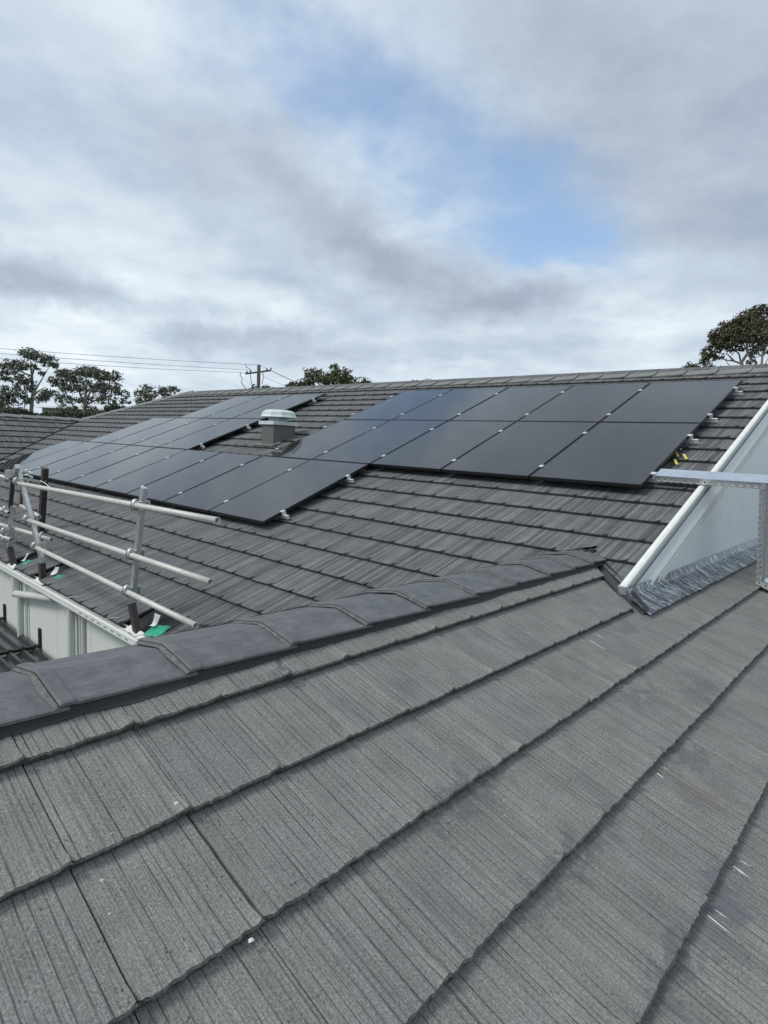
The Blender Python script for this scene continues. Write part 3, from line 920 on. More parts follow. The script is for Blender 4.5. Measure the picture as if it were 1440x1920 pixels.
# ------------------------------------------------------------------ eave: gutter, wall, downpipes, awning
WY = -1.645
wall = MB()
wall.box((-8.9, WY + .06, (-.85 + GZ) / 2), (12.6, .1, -.85 - GZ))
eave_wall = wall.build('eave_wall', M_WHITE, house)
px_ = [-10.2, -9.0, -7.83, -6.66, -4.845, -3.93, -3.085, -2.6]
for a, b_ in zip(px_, px_[1:]):
    m = MB(); m.box(((a + b_) / 2, WY - .002, (-.86 - 3.6) / 2), (b_ - a - .006, .02, 2.7)); m.build('cladding_panel', M_WHITE, eave_wall, bevel=.002)
# gutter: a folded profile along X
GY0, GY1, GZ1 = -1.612, -1.785, -.772
gp = [(GY0, -.80), (GY0, -.845), (GY1 + .03, -.845), (GY1, -.825), (GY1, GZ1), (GY1 + .018, GZ1 + .002), (GY1 + .018, GZ1 - .012), (GY1 + .007, GZ1 - .012), (GY1 + .009, -.815), (GY1 + .03, -.822), (GY0 - .006, -.826), (GY0 - .006, -.80)]
m = MB()
xg0, xg1 = -12.3, xe + .06
m.grid([[(xg0, y, z) for y, z in gp], [(xg1, y, z) for y, z in gp]], 0, None, False, True)
m.face([(xg1, y, z) for y, z in reversed(gp)])
gutter = m.build('gutter', M_PIPE, house)  # darker paint than the lip, standing in for shade inside the channel
m = MB(); m.box(((xg0 + xg1) / 2, GY1 + .006, GZ1 + .004), (xg1 - xg0, .030, .012)); m.box(((xg0 + xg1) / 2, GY1 - .0035, GZ1 - .022), (xg1 - xg0, .004, .048)); m.build('gutter_lip', M_GUTTER, gutter)
for k in range(8):                       # overflow slots in the front face
    m = MB(); m.box((-2.85 - .14 * k, GY1 - .0055, GZ1 - .022), (.07, .003, .006)); m.build('overflow_slot', M_DARKIN, gutter)
for xx in (-3.42, -4.35, -2.80):
    m = MB(); m.tube([(xx, GY1 + .01, GZ1 + .004), (xx + .01, GY1 + .08, GZ1 + .012), (xx + .02, GY0, GZ1 + .004)], .004, 6); m.build('gutter_strap', M_ZINC, gutter)
# downpipes
PY = -1.715
m = MB(); m.tube([(-5.88, PY, -1.02), (-5.88, PY, -1.72)], .037, 16); dp = m.build('downpipe', M_PIPE, house)
m = MB(); m.tube([(-6.03, PY, -.84), (-6.03, PY, -1.07)], .045, 16)
m.tube([(-6.07, PY - .002, -1.08), (-5.9, PY - .002, -1.055), (-4.75, PY - .002, -.86)], .043, 16); m.build('pipe_elbow', M_PIPE, dp)
m = MB(); m.tube([(-5.76, WY - .035, -.86), (-5.76, WY - .035, -1.66)], .012, 10); m.build('conduit', M_PIPE, house)
m = MB(); m.tube([(-4.28, PY, -.84), (-4.28, PY, -3.6)], .038, 16); m.build('downpipe', M_PIPE, house)
m = MB(); m.tube([(-4.15, WY - .03, -.86), (-4.15, WY - .03, -3.6)], .014, 10); m.build('conduit', M_PIPE, house)
m = MB(); m.tube([(-4.07, WY - .03, -.86), (-4.07, WY - .03, -3.6)], .022, 10); m.build('conduit', M_PIPE, house)
# ribbed awning below the wall
AWZ = -1.60
aw = MB()
y_a, y_b = WY - .012, WY - .86
def awn_profile():
    pr = [(y_a, 0)]
    y = y_a - .02
    while y > y_b + .05:
        pr += [(y, 0), (y - .026, .046), (y - .056, .046), (y - .080, 0)]
        y -= .128
    pr.append((y_b, 0)); pr.append((y_b, -.16))
    return pr
def zaw(x): return AWZ + (x + 5.0) * .004
pr = awn_profile()
for xa, xb_, dz in ((-9.5, -5.37, .02), (-5.36, -3.2, 0.0)):
    aw.grid([[(xa, y, zaw(xa) + z + dz) for y, z in pr], [(xb_, y, zaw(xb_) + z + dz) for y, z in pr]], 0, None, False)
awn = aw.build('metal_awning', M_AWN, house)
m = MB(); m.box((-5.365, (y_a + y_b) / 2, zaw(-5.36) + .045), (.05, y_a - y_b, .03)); m.box((-5.365, y_a - .012, zaw(-5.3) + .14), (.055, .02, .22)); m.build('joint_flashing', M_FRAME, awn)
m = MB(); m.box((-6.68, y_a - .012, zaw(-6.6) + .14), (.055, .02, .22)); m.box((-6.68, (y_a + y_b) / 2, zaw(-6.6) + .065), (.05, y_a - y_b, .03)); m.build('joint_flashing', M_FRAME, awn)

# ------------------------------------------------------------------ solar panels
ORD = ['first', 'second', 'third', 'fourth', 'fifth', 'sixth', 'seventh', 'eighth', 'ninth']
def panel_label(k, r):
    if r == 2:
        i = k - 3
        if i == 0: return 'black solar panel at the near right end of the long front row'
        if i == 8: return 'black solar panel at the far left end of the long front row'
        return f'black solar panel in the long front row, {ORD[i]} from its near right end'
    if k < 5:
        row = 'upper row' if r == 0 else 'lower row'
        if k == 0: return ('black solar panel at the top right corner of the right hand array' if r == 0 else
                           'black solar panel at the bottom right corner, touching the cable tray')
        if k == 4: return f'black solar panel at the left end of the right hand {row}'
        return f'black solar panel in the right hand {row}, {ORD[k]} from the gable'
    n = k - 7
    if r == 0:
        return ['far solar panel at the right end of the top left row', 'far solar panel in the middle of the top left row', 'far solar panel at the left end of the top left row'][n]
    return ['pale reflecting solar panel in the left middle row, right beside the roof vent', 'pale reflecting solar panel in the left middle row, second from the roof vent',
            'pale reflecting solar panel in the left middle row, third from the roof vent', 'pale reflecting solar panel at the left end of the left middle row'][n]
pw, ph = PW - GAP, PH - GAP
fm = MB()
th_, lip = .035, .011
fm.box((0, lip / 2, -th_ / 2), (pw, lip, th_)); fm.box((0, ph - lip / 2, -th_ / 2), (pw, lip, th_))
fm.box((-pw / 2 + lip / 2, ph / 2, -th_ / 2), (lip, ph - 2 * lip, th_)); fm.box((pw / 2 - lip / 2, ph / 2, -th_ / 2), (lip, ph - 2 * lip, th_))
me_frame = fm.mesh('frame', M_FRAME)
gm = MB(); gm.box((0, ph / 2, -.005), (pw - 2 * lip, ph - 2 * lip, .006)); me_glass = gm.mesh('glass', M_GLASS)
bm_ = MB(); bm_.box((.3, ph - .2, -.022), (.12, .09, .02)); bm_.box((-.3, ph - .2, -.022), (.12, .09, .02)); me_jb = bm_.mesh('junction_box', M_CABLE)
for k, r in PANELS:
    o = bpy.data.objects.new('solar_panel', None); COL.objects.link(o)
    tag(o, panel_label(k, r), 'solar panel', 'black solar panels on the main roof')
    base = PA(-(k + .5) * PW - GAP / 2 + .01, (2 - r) * PH + GAP, (rnd.random() - .5) * .003)
    tilt = Matrix.Rotation((rnd.random() - .5) * .003, 4, 'X') @ Matrix.Rotation((rnd.random() - .5) * .003, 4, 'Y')
    o.matrix_world = frame(base, AX, A_U, A_N) @ tilt
    o.matrix_basis = frame(base, AX, A_U, A_N) @ tilt
    for nm, me in (('frame', me_frame), ('glass', me_glass), ('junction_box', me_jb)):
        c = bpy.data.objects.new(nm, me); COL.objects.link(c); c.parent = o

# rails with their clamps and feet
AXS = (AX, A_U, A_N)
rail_sets = [(0, 0, 5, 'upper row of the right hand array'), (1, 0, 5, 'lower row of the right hand array'), (2, 3, 12, 'long front row'),
             (0, 7, 10, 'top left row'), (1, 7, 11, 'left middle row')]
for r, k0, k1, nm in rail_sets:
    for frac, wh in ((.165, 'lower'), (.77, 'upper')):
        s = (2 - r) * PH + PH * frac
        xr_, xl_ = -k0 * PW + .085, -k1 * PW - .06
        root = thing('mounting_rail', f'silver mounting rail, {wh} of two under the {nm}', 'rail', PA(xr_, s, -.06), 'mounting rails under the panels')
        m = MB()
        m.box(PA((xr_ + xl_) / 2, s, -.0475), (xr_ - xl_, .036, .010), AXS); m.box(PA((xr_ + xl_) / 2, s, -.074), (xr_ - xl_, .036, .010), AXS)
        m.box(PA((xr_ + xl_) / 2, s, -.061), (xr_ - xl_ - .01, .022, .018), AXS)
        m.build('beam', M_CLAMP, root)
        for k in range(k0 + 1, k1):
            m = MB(); x = -k * PW + .0 - GAP / 2 + .01
            m.box(PA(x, s, .004), (.042, .055, .005), AXS); m.box(PA(x, s, -.02), (.012, .04, .044), AXS)
            m.tube([PA(x, s, .006), PA(x, s, .011)], .007, 6)
            m.build('mid_clamp', M_CLAMP, root)
        for x, sg in ((-k0 * PW, 1), (-k1 * PW - .0, -1)):
            m = MB()
            m.box(PA(x + sg * .018, s, -.019), (.022, .05, .045), AXS); m.box(PA(x + sg * .006, s, .0045), (.046, .05, .006), AXS)
            m.tube([PA(x + sg * .018, s, .006), PA(x + sg * .018, s, .014)], .007, 6)
            m.build('end_clamp', M_CLAMP, root)
        x = xr_ - .22
        while x > xl_:
            m = MB(); m.box(PA(x, s - .02, -.093), (.04, .008, .05), AXS); m.box(PA(x, s + .03, -.114), (.04, .12, .006), AXS)
            m.build('roof_hook', M_CLAMP, root); x -= 1.38

# cable ends with yellow labels at the right array
for (px, py, px2, py2), lab in zip([(1262, 836, 1272, 857), (1276, 842, 1288, 862), (1260, 852, 1270, 872)],
        ['yellow cable label tight under the panel edge, uppermost of three', 'yellow cable label hanging furthest right, clear of the panel edge', 'yellow cable label lowest of the three, above the cable tray']):
    def onA(px, py, off):
        d = ray(px, py); t = (-off - CAM_P.dot(A_N)) / d.dot(A_N); return CAM_P + d * t
    a = onA(px, py, .085); b_ = onA(px2, py2, .09)
    root = thing('cable_label', lab, 'label', a, 'yellow cable labels at the array edge')
    d = (b_ - a).normalized(); w_ = d.cross(A_N).normalized()
    m = MB(); c0 = a + d * ((b_ - a).length * .72)
    m.box(c0, ((b_ - a).length * .46, .024, .008), (d, w_, d.cross(w_))); m.build('tag', M_YELLOW, root)
    m = MB(); m.tube([a - d * .12 + A_N * .02, a - d * .03, a + d * ((b_ - a).length * .5)], .006, 8); m.build('cable', M_CABLE, root)
    m = MB(); m.box(a + d * .01, (.03, .016, .014), (d, w_, d.cross(w_))); m.build('plug', M_PAPER if 'right' in lab else M_CABLE, root)

# ------------------------------------------------------------------ roof vent
vc = Vector((-6.64, 2.60, 0)); hw, hd_ = .175, .235
vent = thing('roof_vent', 'square grey roof vent with a domed white cowl between the solar arrays', 'vent', (vc.x, vc.y, zA(vc.y)))
ztp = zA(vc.y) + .27
m = MB()
b0 = [(vc.x - hw, vc.y - hd_), (vc.x + hw, vc.y - hd_), (vc.x + hw, vc.y + hd_), (vc.x - hw, vc.y + hd_)]
for i in range(4):
    (xa, ya), (xb_, yb) = b0[i], b0[(i + 1) % 4]
    m.face([(xa, ya, zA(ya) - .02), (xb_, yb, zA(yb) - .02), (xb_, yb, ztp), (xa, ya, ztp)])
m.face([(x, y, ztp) for x, y in b0]); m.build('upstand', M_VENTBOX, vent)
m = MB(); m.box((vc.x, vc.y, ztp + .025), (hw * 2 + .07, hd_ * 2 + .07, .06)); m.build('collar', M_VENTCAP, vent, bevel=.006)
m = MB(); m.lathe((vc.x, vc.y, ztp + .05), [(.17, 0), (.175, .012), (.17, .025), (.17, .11)], 12, 0, False, None, .26); m.build('throat', M_VENTCOL, vent)
for k in range(6):
    a = k / 6 * math.tau + .3
    m = MB(); m.box((vc.x + math.cos(a) * .175, vc.y + math.sin(a) * .175, ztp + .10), (.012, .03, .11), (Vector((math.cos(a), math.sin(a), 0)), Vector((-math.sin(a), math.cos(a), 0)), Vector((0, 0, 1)))); m.build('bracket', M_VENTCAP, vent)
m = MB(); m.lathe((vc.x, vc.y, ztp + .135), [(.17, .004), (.305, -.014), (.325, -.004), (.300, .030), (.285, .080), (.240, .112), (.17, .122), (.08, .128), (.001, .129)], 10, 0, False, None, .13); m.build('cowl', M_VENTCAP, vent, weld=True)
m = MB()                                         # apron flashing laid over the tiles below
rows = []
for i in range(5):
    s_ = 2.62 / 1 * 0
    rows.append([PA(vc.x - .30 + .6 * j / 14, (vc.y - hd_) / cA + .05 - .05 * i + .012 * mnoise.noise(Vector((j * .8, i, 0))), -TOFF + .028 + .008 * math.sin(j * 2.1 + i)) for j in range(15)])
m.grid(list(reversed(rows)), 0, None, True); m.build('apron_flashing', M_VENTBOX, vent)

# ------------------------------------------------------------------ cable tray
tray = thing('cable_tray', 'galvanised perforated cable tray bridging from the solar panels over the pale gable wall', 'cable tray', (.86, 2.05, zB(.86)))
def perforated(mb_, o, du, dv, length, h, pitch, hole):
    """strip of a plate with a row of square-ish holes: u along, v across"""
    n = max(1, int(length / pitch)); pt = length / n
    for i in range(n):
        q = [(0, 0), (pt, 0), (pt, h), (0, h)]
        c = Vector((pt / 2, h * .5))
        ins = [(c.x + math.cos(a) * hole, c.y + math.sin(a) * hole) for a in [math.radians(225 + 45 * t) for t in range(8)]]
        out = [(0, 0), (pt / 2, 0), (pt, 0), (pt, h / 2), (pt, h), (pt / 2, h), (0, h), (0, h / 2)]
        P = lambda a: Vector(o) + Vector(du) * (a[0] + i * pt) + Vector(dv) * a[1]
        for t in range(8):
            t2 = (t + 1) % 8
            mb_.face([P(out[t]), P(out[t2]), P(ins[t2]), P(ins[t])])
def tray_section(p, q, up, yv, lidmat):
    """channel from p to q (near lower edge), width along yv, open side away from `up`"""
    p = Vector(p); q = Vector(q); d = (q - p).normalized(); L = (q - p).length
    up = Vector(up); W_ = .165; H_ = .056
    m = MB()
    m.box(p + d * (L / 2) + up * (H_ + .0015) + yv * (W_ / 2), (L + .01, W_ + .008, .003), (d, yv, up))
    m.box(p + d * (L / 2) + up * (H_ - .005) + yv * -.0035, (L + .01, .002, .012), (d, yv, up))
    m.build('tray_lid', lidmat, tray, bevel=.001)
    for yy in (0.0, W_):
        m = MB(); perforated(m, p + yv * yy, d, up, L, H_ - .008, .0545, .0085)
        m.box(p + d * (L / 2) + yv * (yy + (.006 if yy == 0 else -.006)), (L, .012, .002), (d, yv, up))
        n = int(L / .0545)
        for i in range(n):
            m.box(p + d * ((i + .5) * L / n) + up * .004 + yv * (yy - .003), (.030, .004, .010), (d, yv, up))
        o = m.build('tray_side', M_ZINC, tray)
        md = o.modifiers.new('thick', 'SOLIDIFY'); md.thickness = .0014; md.offset = 0
    m = MB(); m.box(p + d * (L / 2) + up * .03 + yv * (W_ / 2), (L - .02, W_ - .05, .02), (d, yv, up)); m.build('cable_run', M_CABLE, tray)
X1 = .935
T0 = Vector((.035, 1.915, .700))
T1 = Vector((X1, 1.915, .700))
tray_section(T0, T1, A_N, A_U, M_TRAY)
D0 = Vector((X1 - .056, T0.y, T0.z))
fall = .90
D1 = D0 - A_N * fall
while D1.z < zB(D1.x) + .05:
    fall -= .01; D1 = D0 - A_N * fall
tray_section(D0, D1, AX, A_U, M_TRAY)
F0_ = D1 - AX * .012; F0_.z = zB(F0_.x) + .024
tray_section(F0_, F0_ - B_U * 2.2, B_N, BX, M_TRAY)
for p in (D0 + A_N * .034 + AX * .03, D1 + A_N * .03 + AX * .03):
    m = MB(); m.tube([p - A_U * .004, p - A_U * .013], .008, 8); m.build('bolt', M_CLAMP, tray)

# ------------------------------------------------------------------ edge-protection rail
RY = -1.62
def hollow_tube(name, a, b, r, label, grp):
    a = Vector(a); b = Vector(b); d = (b - a).normalized()
    m = MB(); n = 18
    u = Vector((0, 0, 1)); s1 = d.cross(u).normalized(); s2 = s1.cross(d)
    ring = lambda c, rr: [c + (s1 * math.cos(k / n * math.tau) + s2 * math.sin(k / n * math.tau)) * rr for k in range(n)]
    m.grid([ring(a + d * .06, r * .88), ring(a, r * .88), ring(a, r), ring(a.lerp(b, .25), r), ring(a.lerp(b, .5), r), ring(a.lerp(b, .75), r), ring(b, r), ring(b, r * .86), ring(b - d * .25, r * .86)], 0, None, True, True)
    m.face(ring(a + d * .06, r * .88), 1); m.face(list(reversed(ring(b - d * .25, r * .86))), 1)
    o = m.build(name, [M_TUBE, M_DARKIN], None)
    for e in ():
        pass
    return tag(o, label, 'guard rail', grp)
TR = .0243
YT = RY - .062
GRP = 'tubes of the roof edge guard rail'
hollow_tube('guard_rail_tube', (-5.93, YT, .265), (-1.66, YT, .345), TR, 'top galvanised guard rail tube on the near right bay, over the panel edge', GRP)
hollow_tube('guard_rail_tube', (-5.60, YT, -.135), (-1.74, YT, -.105), TR, 'middle galvanised guard rail tube on the near right bay', GRP)
hollow_tube('guard_rail_tube', (-5.36, YT, -.415), (-1.93, YT, -.472), TR, 'lowest galvanised guard rail tube on the near right bay, just over the eave tiles', GRP)
hollow_tube('guard_rail_tube', (-9.6, YT, .345), (-6.20, YT, .292), TR, 'top guard rail tube running out of the left edge of the photo', GRP)
hollow_tube('guard_rail_tube', (-9.6, YT, -.070), (-6.33, YT, -.128), TR, 'middle guard rail tube at the left edge, its dark open end by the left post', GRP)
hollow_tube('guard_rail_tube', (-9.6, RY + .05, -.47), (-5.22, RY + .05, -.312), TR, 'lower left guard rail tube whose open end passes behind the leaning post', GRP)
hollow_tube('guard_rail_tube', (-9.6, YT, -.497), (-6.28, YT, -.458), TR, 'lowest short guard rail tube at the left edge, open end by the left post', GRP)
hollow_tube('guard_rail_tube', (-6.28, RY + .05, -.035), (-5.60, RY + .05, -.095), .020, 'short rusty length of tube between the left post and the leaning post', GRP)

def bar(mb_, a, b, w, t, mat=0):
    """rectangular section from a to b: w along X-ish, t along Y"""
    a = Vector(a); b = Vector(b); d = (b - a).normalized(); y = Vector((0, 1, 0)); x = y.cross(d).normalized(); y2 = d.cross(x)
    mb_.box((a + b) / 2, ((b - a).length, w, t), (d, x, y2), mat)
def hook(parent, c, sg=-1):
    """U bolt clamp that holds a tube against its post"""
    c = Vector(c); m = MB()
    for dx in (-.022, .022):
        pts = [Vector((c.x + dx, RY + .05, c.z + .034))]
        for k in range(9):
            a = math.pi / 2 + k / 8 * math.pi
            pts.append(Vector((c.x + dx, c.y + math.cos(a) * .032, c.z + math.sin(a) * .034)))
        pts.append(Vector((c.x + dx, RY + .05, c.z - .034)))
        m.tube(pts, .0055, 7)
    m.build('u_bolt', M_GALV, parent)
    m = MB()
    rows = []
    for w_ in (-.025, .025):
        rows.append([Vector((c.x + w_, c.y + .012 - math.sin(k / 10 * math.pi) * .042, c.z + .016 + math.cos(k / 10 * math.pi) * .042)) for k in range(11)])
    m.grid(rows, 0, None, True); o = m.build('saddle', M_GALV, parent)
    md = o.modifiers.new('thick', 'SOLIDIFY'); md.thickness = .005
    m = MB(); m.box((c.x, RY + .045, c.z), (.075, .012, .085)); m.build('clamp_plate', M_GALV, parent)
    m = MB(); m.tube([(c.x - .055, c.y - .01, c.z - .03), (c.x + .055, c.y - .01, c.z - .03)], .0075, 8); m.build('bolt', M_BROWN, parent)

# near post: straight
post = thing('guard_rail_post', 'upright galvanised guard rail post nearest the ridge caps, holding three tubes', 'post', (-2.98, RY, -.80), 'posts of the roof edge guard rail')
m = MB(); bar(m, (-3.115, RY, -.55), (-2.895, RY, .47), .058, .042); m.build('shaft', M_GALV, post, bevel=.004)
m = MB(); bar(m, (-3.118, RY, -.60), (-3.09, RY, -.54), .05, .036); bar(m, (-3.118, RY - .004, -.60), (-3.04, RY - .008, -.70), .05, .03); m.build('bent_neck', M_GALV, post)
m = MB(); bar(m, (-3.10, RY - .012, -.57), (-2.975, RY - .012, -.845), .062, .05); m.build('foot_bracket', M_BROWN, post, bevel=.003)
for x, z in ((-2.925, .315), (-3.015, -.115), (-3.09, -.452)): hook(post, (x, YT, z))
# leaning post
post2 = thing('guard_rail_post', 'galvanised guard rail post leaning to the left, dark brown stub at its foot', 'post', (-5.38, RY, -.80), 'posts of the roof edge guard rail')
m = MB(); bar(m, (-5.40, RY, -.55), (-6.16, RY, .40), .062, .042); m.build('shaft', M_GALV, post2, bevel=.004)
m = MB(); bar(m, (-5.40, RY, -.66), (-5.40, RY, -.53), .045, .036); m.build('bent_neck', M_GALV, post2)
m = MB(); bar(m, (-5.385, RY, -.845), (-5.40, RY, -.60), .075, .06); m.build('foot_bracket', M_BROWN, post2, bevel=.003)
for x, z in ((-6.03, .275), (-5.70, -.135), (-5.44, -.415), (-5.54, -.322)): hook(post2, (x, YT if z != -.322 else RY + .05, z))
m = MB(); bar(m, (-6.25, RY - .04, .30), (-6.05, RY - .04, .46), .06, .05); m.box((-6.22, RY - .09, .36), (.09, .06, .09)); m.build('swivel_coupler', M_GALV, post2, bevel=.004)
# far left post
post3 = thing('guard_rail_post', 'leftmost guard rail post, brown stub below and rusty brown sleeve above', 'post', (-6.40, RY, -.80), 'posts of the roof edge guard rail')
m = MB(); bar(m, (-6.60, RY, -.64), (-6.47, RY, -.05), .055, .04); m.build('shaft', M_GALV, post3, bevel=.004)
m = MB(); bar(m, (-6.40, RY, -.845), (-6.575, RY, -.61), .075, .06); m.build('foot_bracket', M_BROWN, post3, bevel=.003)
m = MB(); bar(m, (-6.48, RY - .01, -.08), (-6.31, RY - .01, .36), .046, .04); m.build('brown_sleeve', M_BROWN, post3, bevel=.003)
m = MB(); bar(m, (-6.27, RY + .05, -.02), (-6.19, RY + .05, .34), .055, .02); m.build('rusty_plate', M_RUST, post3)
for x, z in ((-6.37, .285), (-6.49, -.115), (-6.575, -.40), (-6.55, -.49)): hook(post3, (x, YT, z))
# loose brown post
a, b_ = Vector((-7.262, -1.04, zA(-1.04) + .0)), Vector((-7.05, -1.04, .377))
m = MB(); bar(m, a, b_, .082, .07)
bp_ = m.build('brown_steel_post', M_BROWN, None, bevel=.004)
tag(bp_, 'dark brown square steel post standing on the tiles behind the leaning guard rail post', 'post')
m = MB(); c0 = a.lerp(b_, .80)
m.tube([(-6.02, RY, .30), (-6.3, RY + .12, .285), c0 + Vector((.02, -.045, 0)), c0 + Vector((.05, 0, .002)), c0 + Vector((0, .045, .004)), c0 + Vector((-.05, 0, .002)), c0 + Vector((0, -.047, .01)), c0 + Vector((.35, -.1, .0)), c0 + Vector((.62, -.12, -.045))], .006, 6)
tag(m.build('cord', M_ROPE), 'white cord tying the brown steel post to the guard rail', 'cord')
# a coil of wire on the leaning post
m = MB()
pts = [Vector((-5.93 + .07 * math.cos(t * .5), RY + .03 + .05 * math.sin(t * .5), .33 + .004 * t)) for t in range(28)]
m.tube(pts, .006, 6); tag(m.build('wire_coil', M_ZINC), 'small coil of silver tie wire at the top of the leaning guard rail post', 'wire')

# sarking and scraps where eave tiles are left out
def rag(name, x0, s0, w, l, mat, label, cat, seed, lift=.015, rot=0.0, curl=.0):
    rows = []
    for i in range(7):
        row = []
        for j in range(7):
            u, v = (j / 6 - .5) * w, (i / 6 - .5) * l
            q = u * math.cos(rot) - v * math.sin(rot), u * math.sin(rot) + v * math.cos(rot)
            h = lift + .022 * mnoise.noise(Vector((u * 14 + seed, v * 14, seed))) + curl * (i / 6) ** 2
            row.append(PA(x0 + q[0], s0 + q[1], -TOFF - .02 + h))
        rows.append(row)
    m = MB(); m.grid(rows, 0, None, True)
    o = m.build(name, mat)
    md = o.modifiers.new('thick', 'SOLIDIFY'); md.thickness = .003
    return tag(o, label, cat)
def scraps(xp, wide, which, seed):
    rag('green_sheet', xp + wide, S_EAVE + .12, .18, .16, M_GREEN, f'green plastic sarking scrap beside the foot of the {which}', 'sarking', seed, .02, .25, .0)
    rag('white_strip', xp + .0, S_EAVE + .02, .34, .07, M_PAPER, f'white membrane strip under the foot of the {which}', 'membrane', seed + 3, .006, -.06)
    rag('paper_scrap', xp + .10, S_EAVE + .17, .06, .10, M_PAPER, f'crumpled white scrap behind the foot of the {which}', 'scrap', seed + 5, .045, .3, .05)
scraps(-2.98, .20, 'right hand guard rail post', 11)
scraps(-5.38, .20, 'leaning guard rail post', 12)
scraps(-6.40, .20, 'leftmost guard rail post', 13)
# the battens seen where tiles are missing
for x0, x1 in ((-3.26, -2.66), (-5.63, -5.33), (-6.52, -6.22)):
    m = MB(); m.box(PA((x0 + x1) / 2, S_EAVE + .02, -TOFF - .055), (x1 - x0, .12, .02), AXS); m.build('eave_batten', M_GUTTER, main_roof)

# ------------------------------------------------------------------ small bits lying on the tiles
def onB(px, py, n=.012):
    d = ray(px, py); p0 = Vector((XB, 0, ZB)) + B_N * n
    t = (p0 - CAM_P).dot(B_N) / d.dot(B_N); return CAM_P + d * t
peb = [(331, 1506, .0048, 'largest white pebble on the near tiles, close to the left edge'), (191, 1650, .0032, 'small white chip on the tile below the largest pebble'),
       (471, 1763, .0055, 'pale stone caught under a tile edge at bottom left'), (205, 1713, .0022, 'tiny white grit left of the bottom tile joint'), (208, 1563, .002, 'tiny white grit on the middle left tile')]
for i, (px, py, r_, lab) in enumerate(peb):
    c = onB(px, py, .012 + r_ * .5); bm = bmesh.new()
    bmesh.ops.create_icosphere(bm, subdivisions=2, radius=r_)
    for v in bm.verts: v.co *= 1 + .4 * mnoise.noise(v.co * (1.2 / r_) + Vector((i * 5, 0, 0)))
    me = bpy.data.meshes.new('pebble'); bm.to_mesh(me); bm.free(); me.materials.append(M_STONE)
    o = link('pebble', me); o.matrix_basis = Matrix.Translation(c) @ Matrix.Diagonal((1, 1.3, .7, 1))
    tag(o, lab, 'pebble', 'white pebbles on the near roof')
# dried white runs of sealant
for i, (px, py, ln, lab) in enumerate([(1383, 1620, .055, 'white sealant streak on the lower right tiles, upper of two'), (1335, 1712, .065, 'white sealant streak on the lower right tiles, lower of two'),
                                       (1240, 1446, .03, 'short white sealant streak near the right edge, above the rusty tile'), (1112, 1196, .10, 'faint white streak on the tile near the gable end')]):
    m = MB()
    for q in range(2):
        a = onB(px + q * 13 - 8, py - q * 11 + 4, .0175); d = (-B_U + BX * (.12 * (q - .4))).normalized(); w_ = .0034 - q * .0016; l_ = ln * (1 - .45 * q)
        rows = []
        for t in range(7):
            f = t / 6; ww = w_ * math.sin(math.pi * min(1, .15 + f * .85)) * (.7 + .6 * rnd.random())
            c = a + d * (f * l_) - B_N * (.029 / GB * -0 + f * l_ * .0) + BX * (.002 * mnoise.noise(Vector((f * 6, q, i))))
            c = c + B_N * (f * l_ * .083 * -1 * -1)
            rows.append([c - BX * ww, c + B_N * .001, c + BX * ww])
        m.grid(rows, 0, None, True)
    tag(m.build('sealant_streak', M_SPLASH), lab, 'streak', 'white sealant streaks')

# ------------------------------------------------------------------ trees
def limb(mb_, pts, r0, r1, n=7):
    k = len(pts); mb_.tube(pts, [r0 + (r1 - r0) * i / (k - 1) for i in range(k)], n, 0, False)
def leaf_cloud(mb_, c, rx, ry, rz, n, size, seed, droop=.5, tight=.16):
    """leaf sprays inside an ellipsoid: clusters with gaps between them"""
    r = random.Random(seed)
    nc = max(6, int(n / 8))
    for _ in range(nc):
        while True:
            p = Vector((r.uniform(-1, 1), r.uniform(-1, 1), r.uniform(-1, 1)))
            if .15 < p.length < 1.0: break
        cc = Vector(c) + Vector((p.x * rx, p.y * ry, p.z * rz))
        cr = (rx + rz) * tight * .55 * (.5 + 1.0 * r.random())
        for _ in range(15):
            q = cc + Vector((r.gauss(0, 1), r.gauss(0, 1), r.gauss(0, .75))) * cr
            d = Vector((r.uniform(-1, 1), r.uniform(-1, 1), r.uniform(-1, .6) - droop)).normalized()
            s = d.cross(Vector((r.uniform(-1, 1), r.uniform(-1, 1), r.uniform(-1, 1)))).normalized()
            l = size * .58 * (.6 + .8 * r.random()); w = l * .27
            b = len(mb_.v)
            mb_.v += [tuple(q - d * l * .5), tuple(q + s * w), tuple(q + d * l * .5), tuple(q - s * w)]
            mb_.f.append((b, b + 1, b + 2, b + 3)); mb_.m.append(0); mb_.sm.append(False); mb_.uv.append([(0, 0)] * 4)
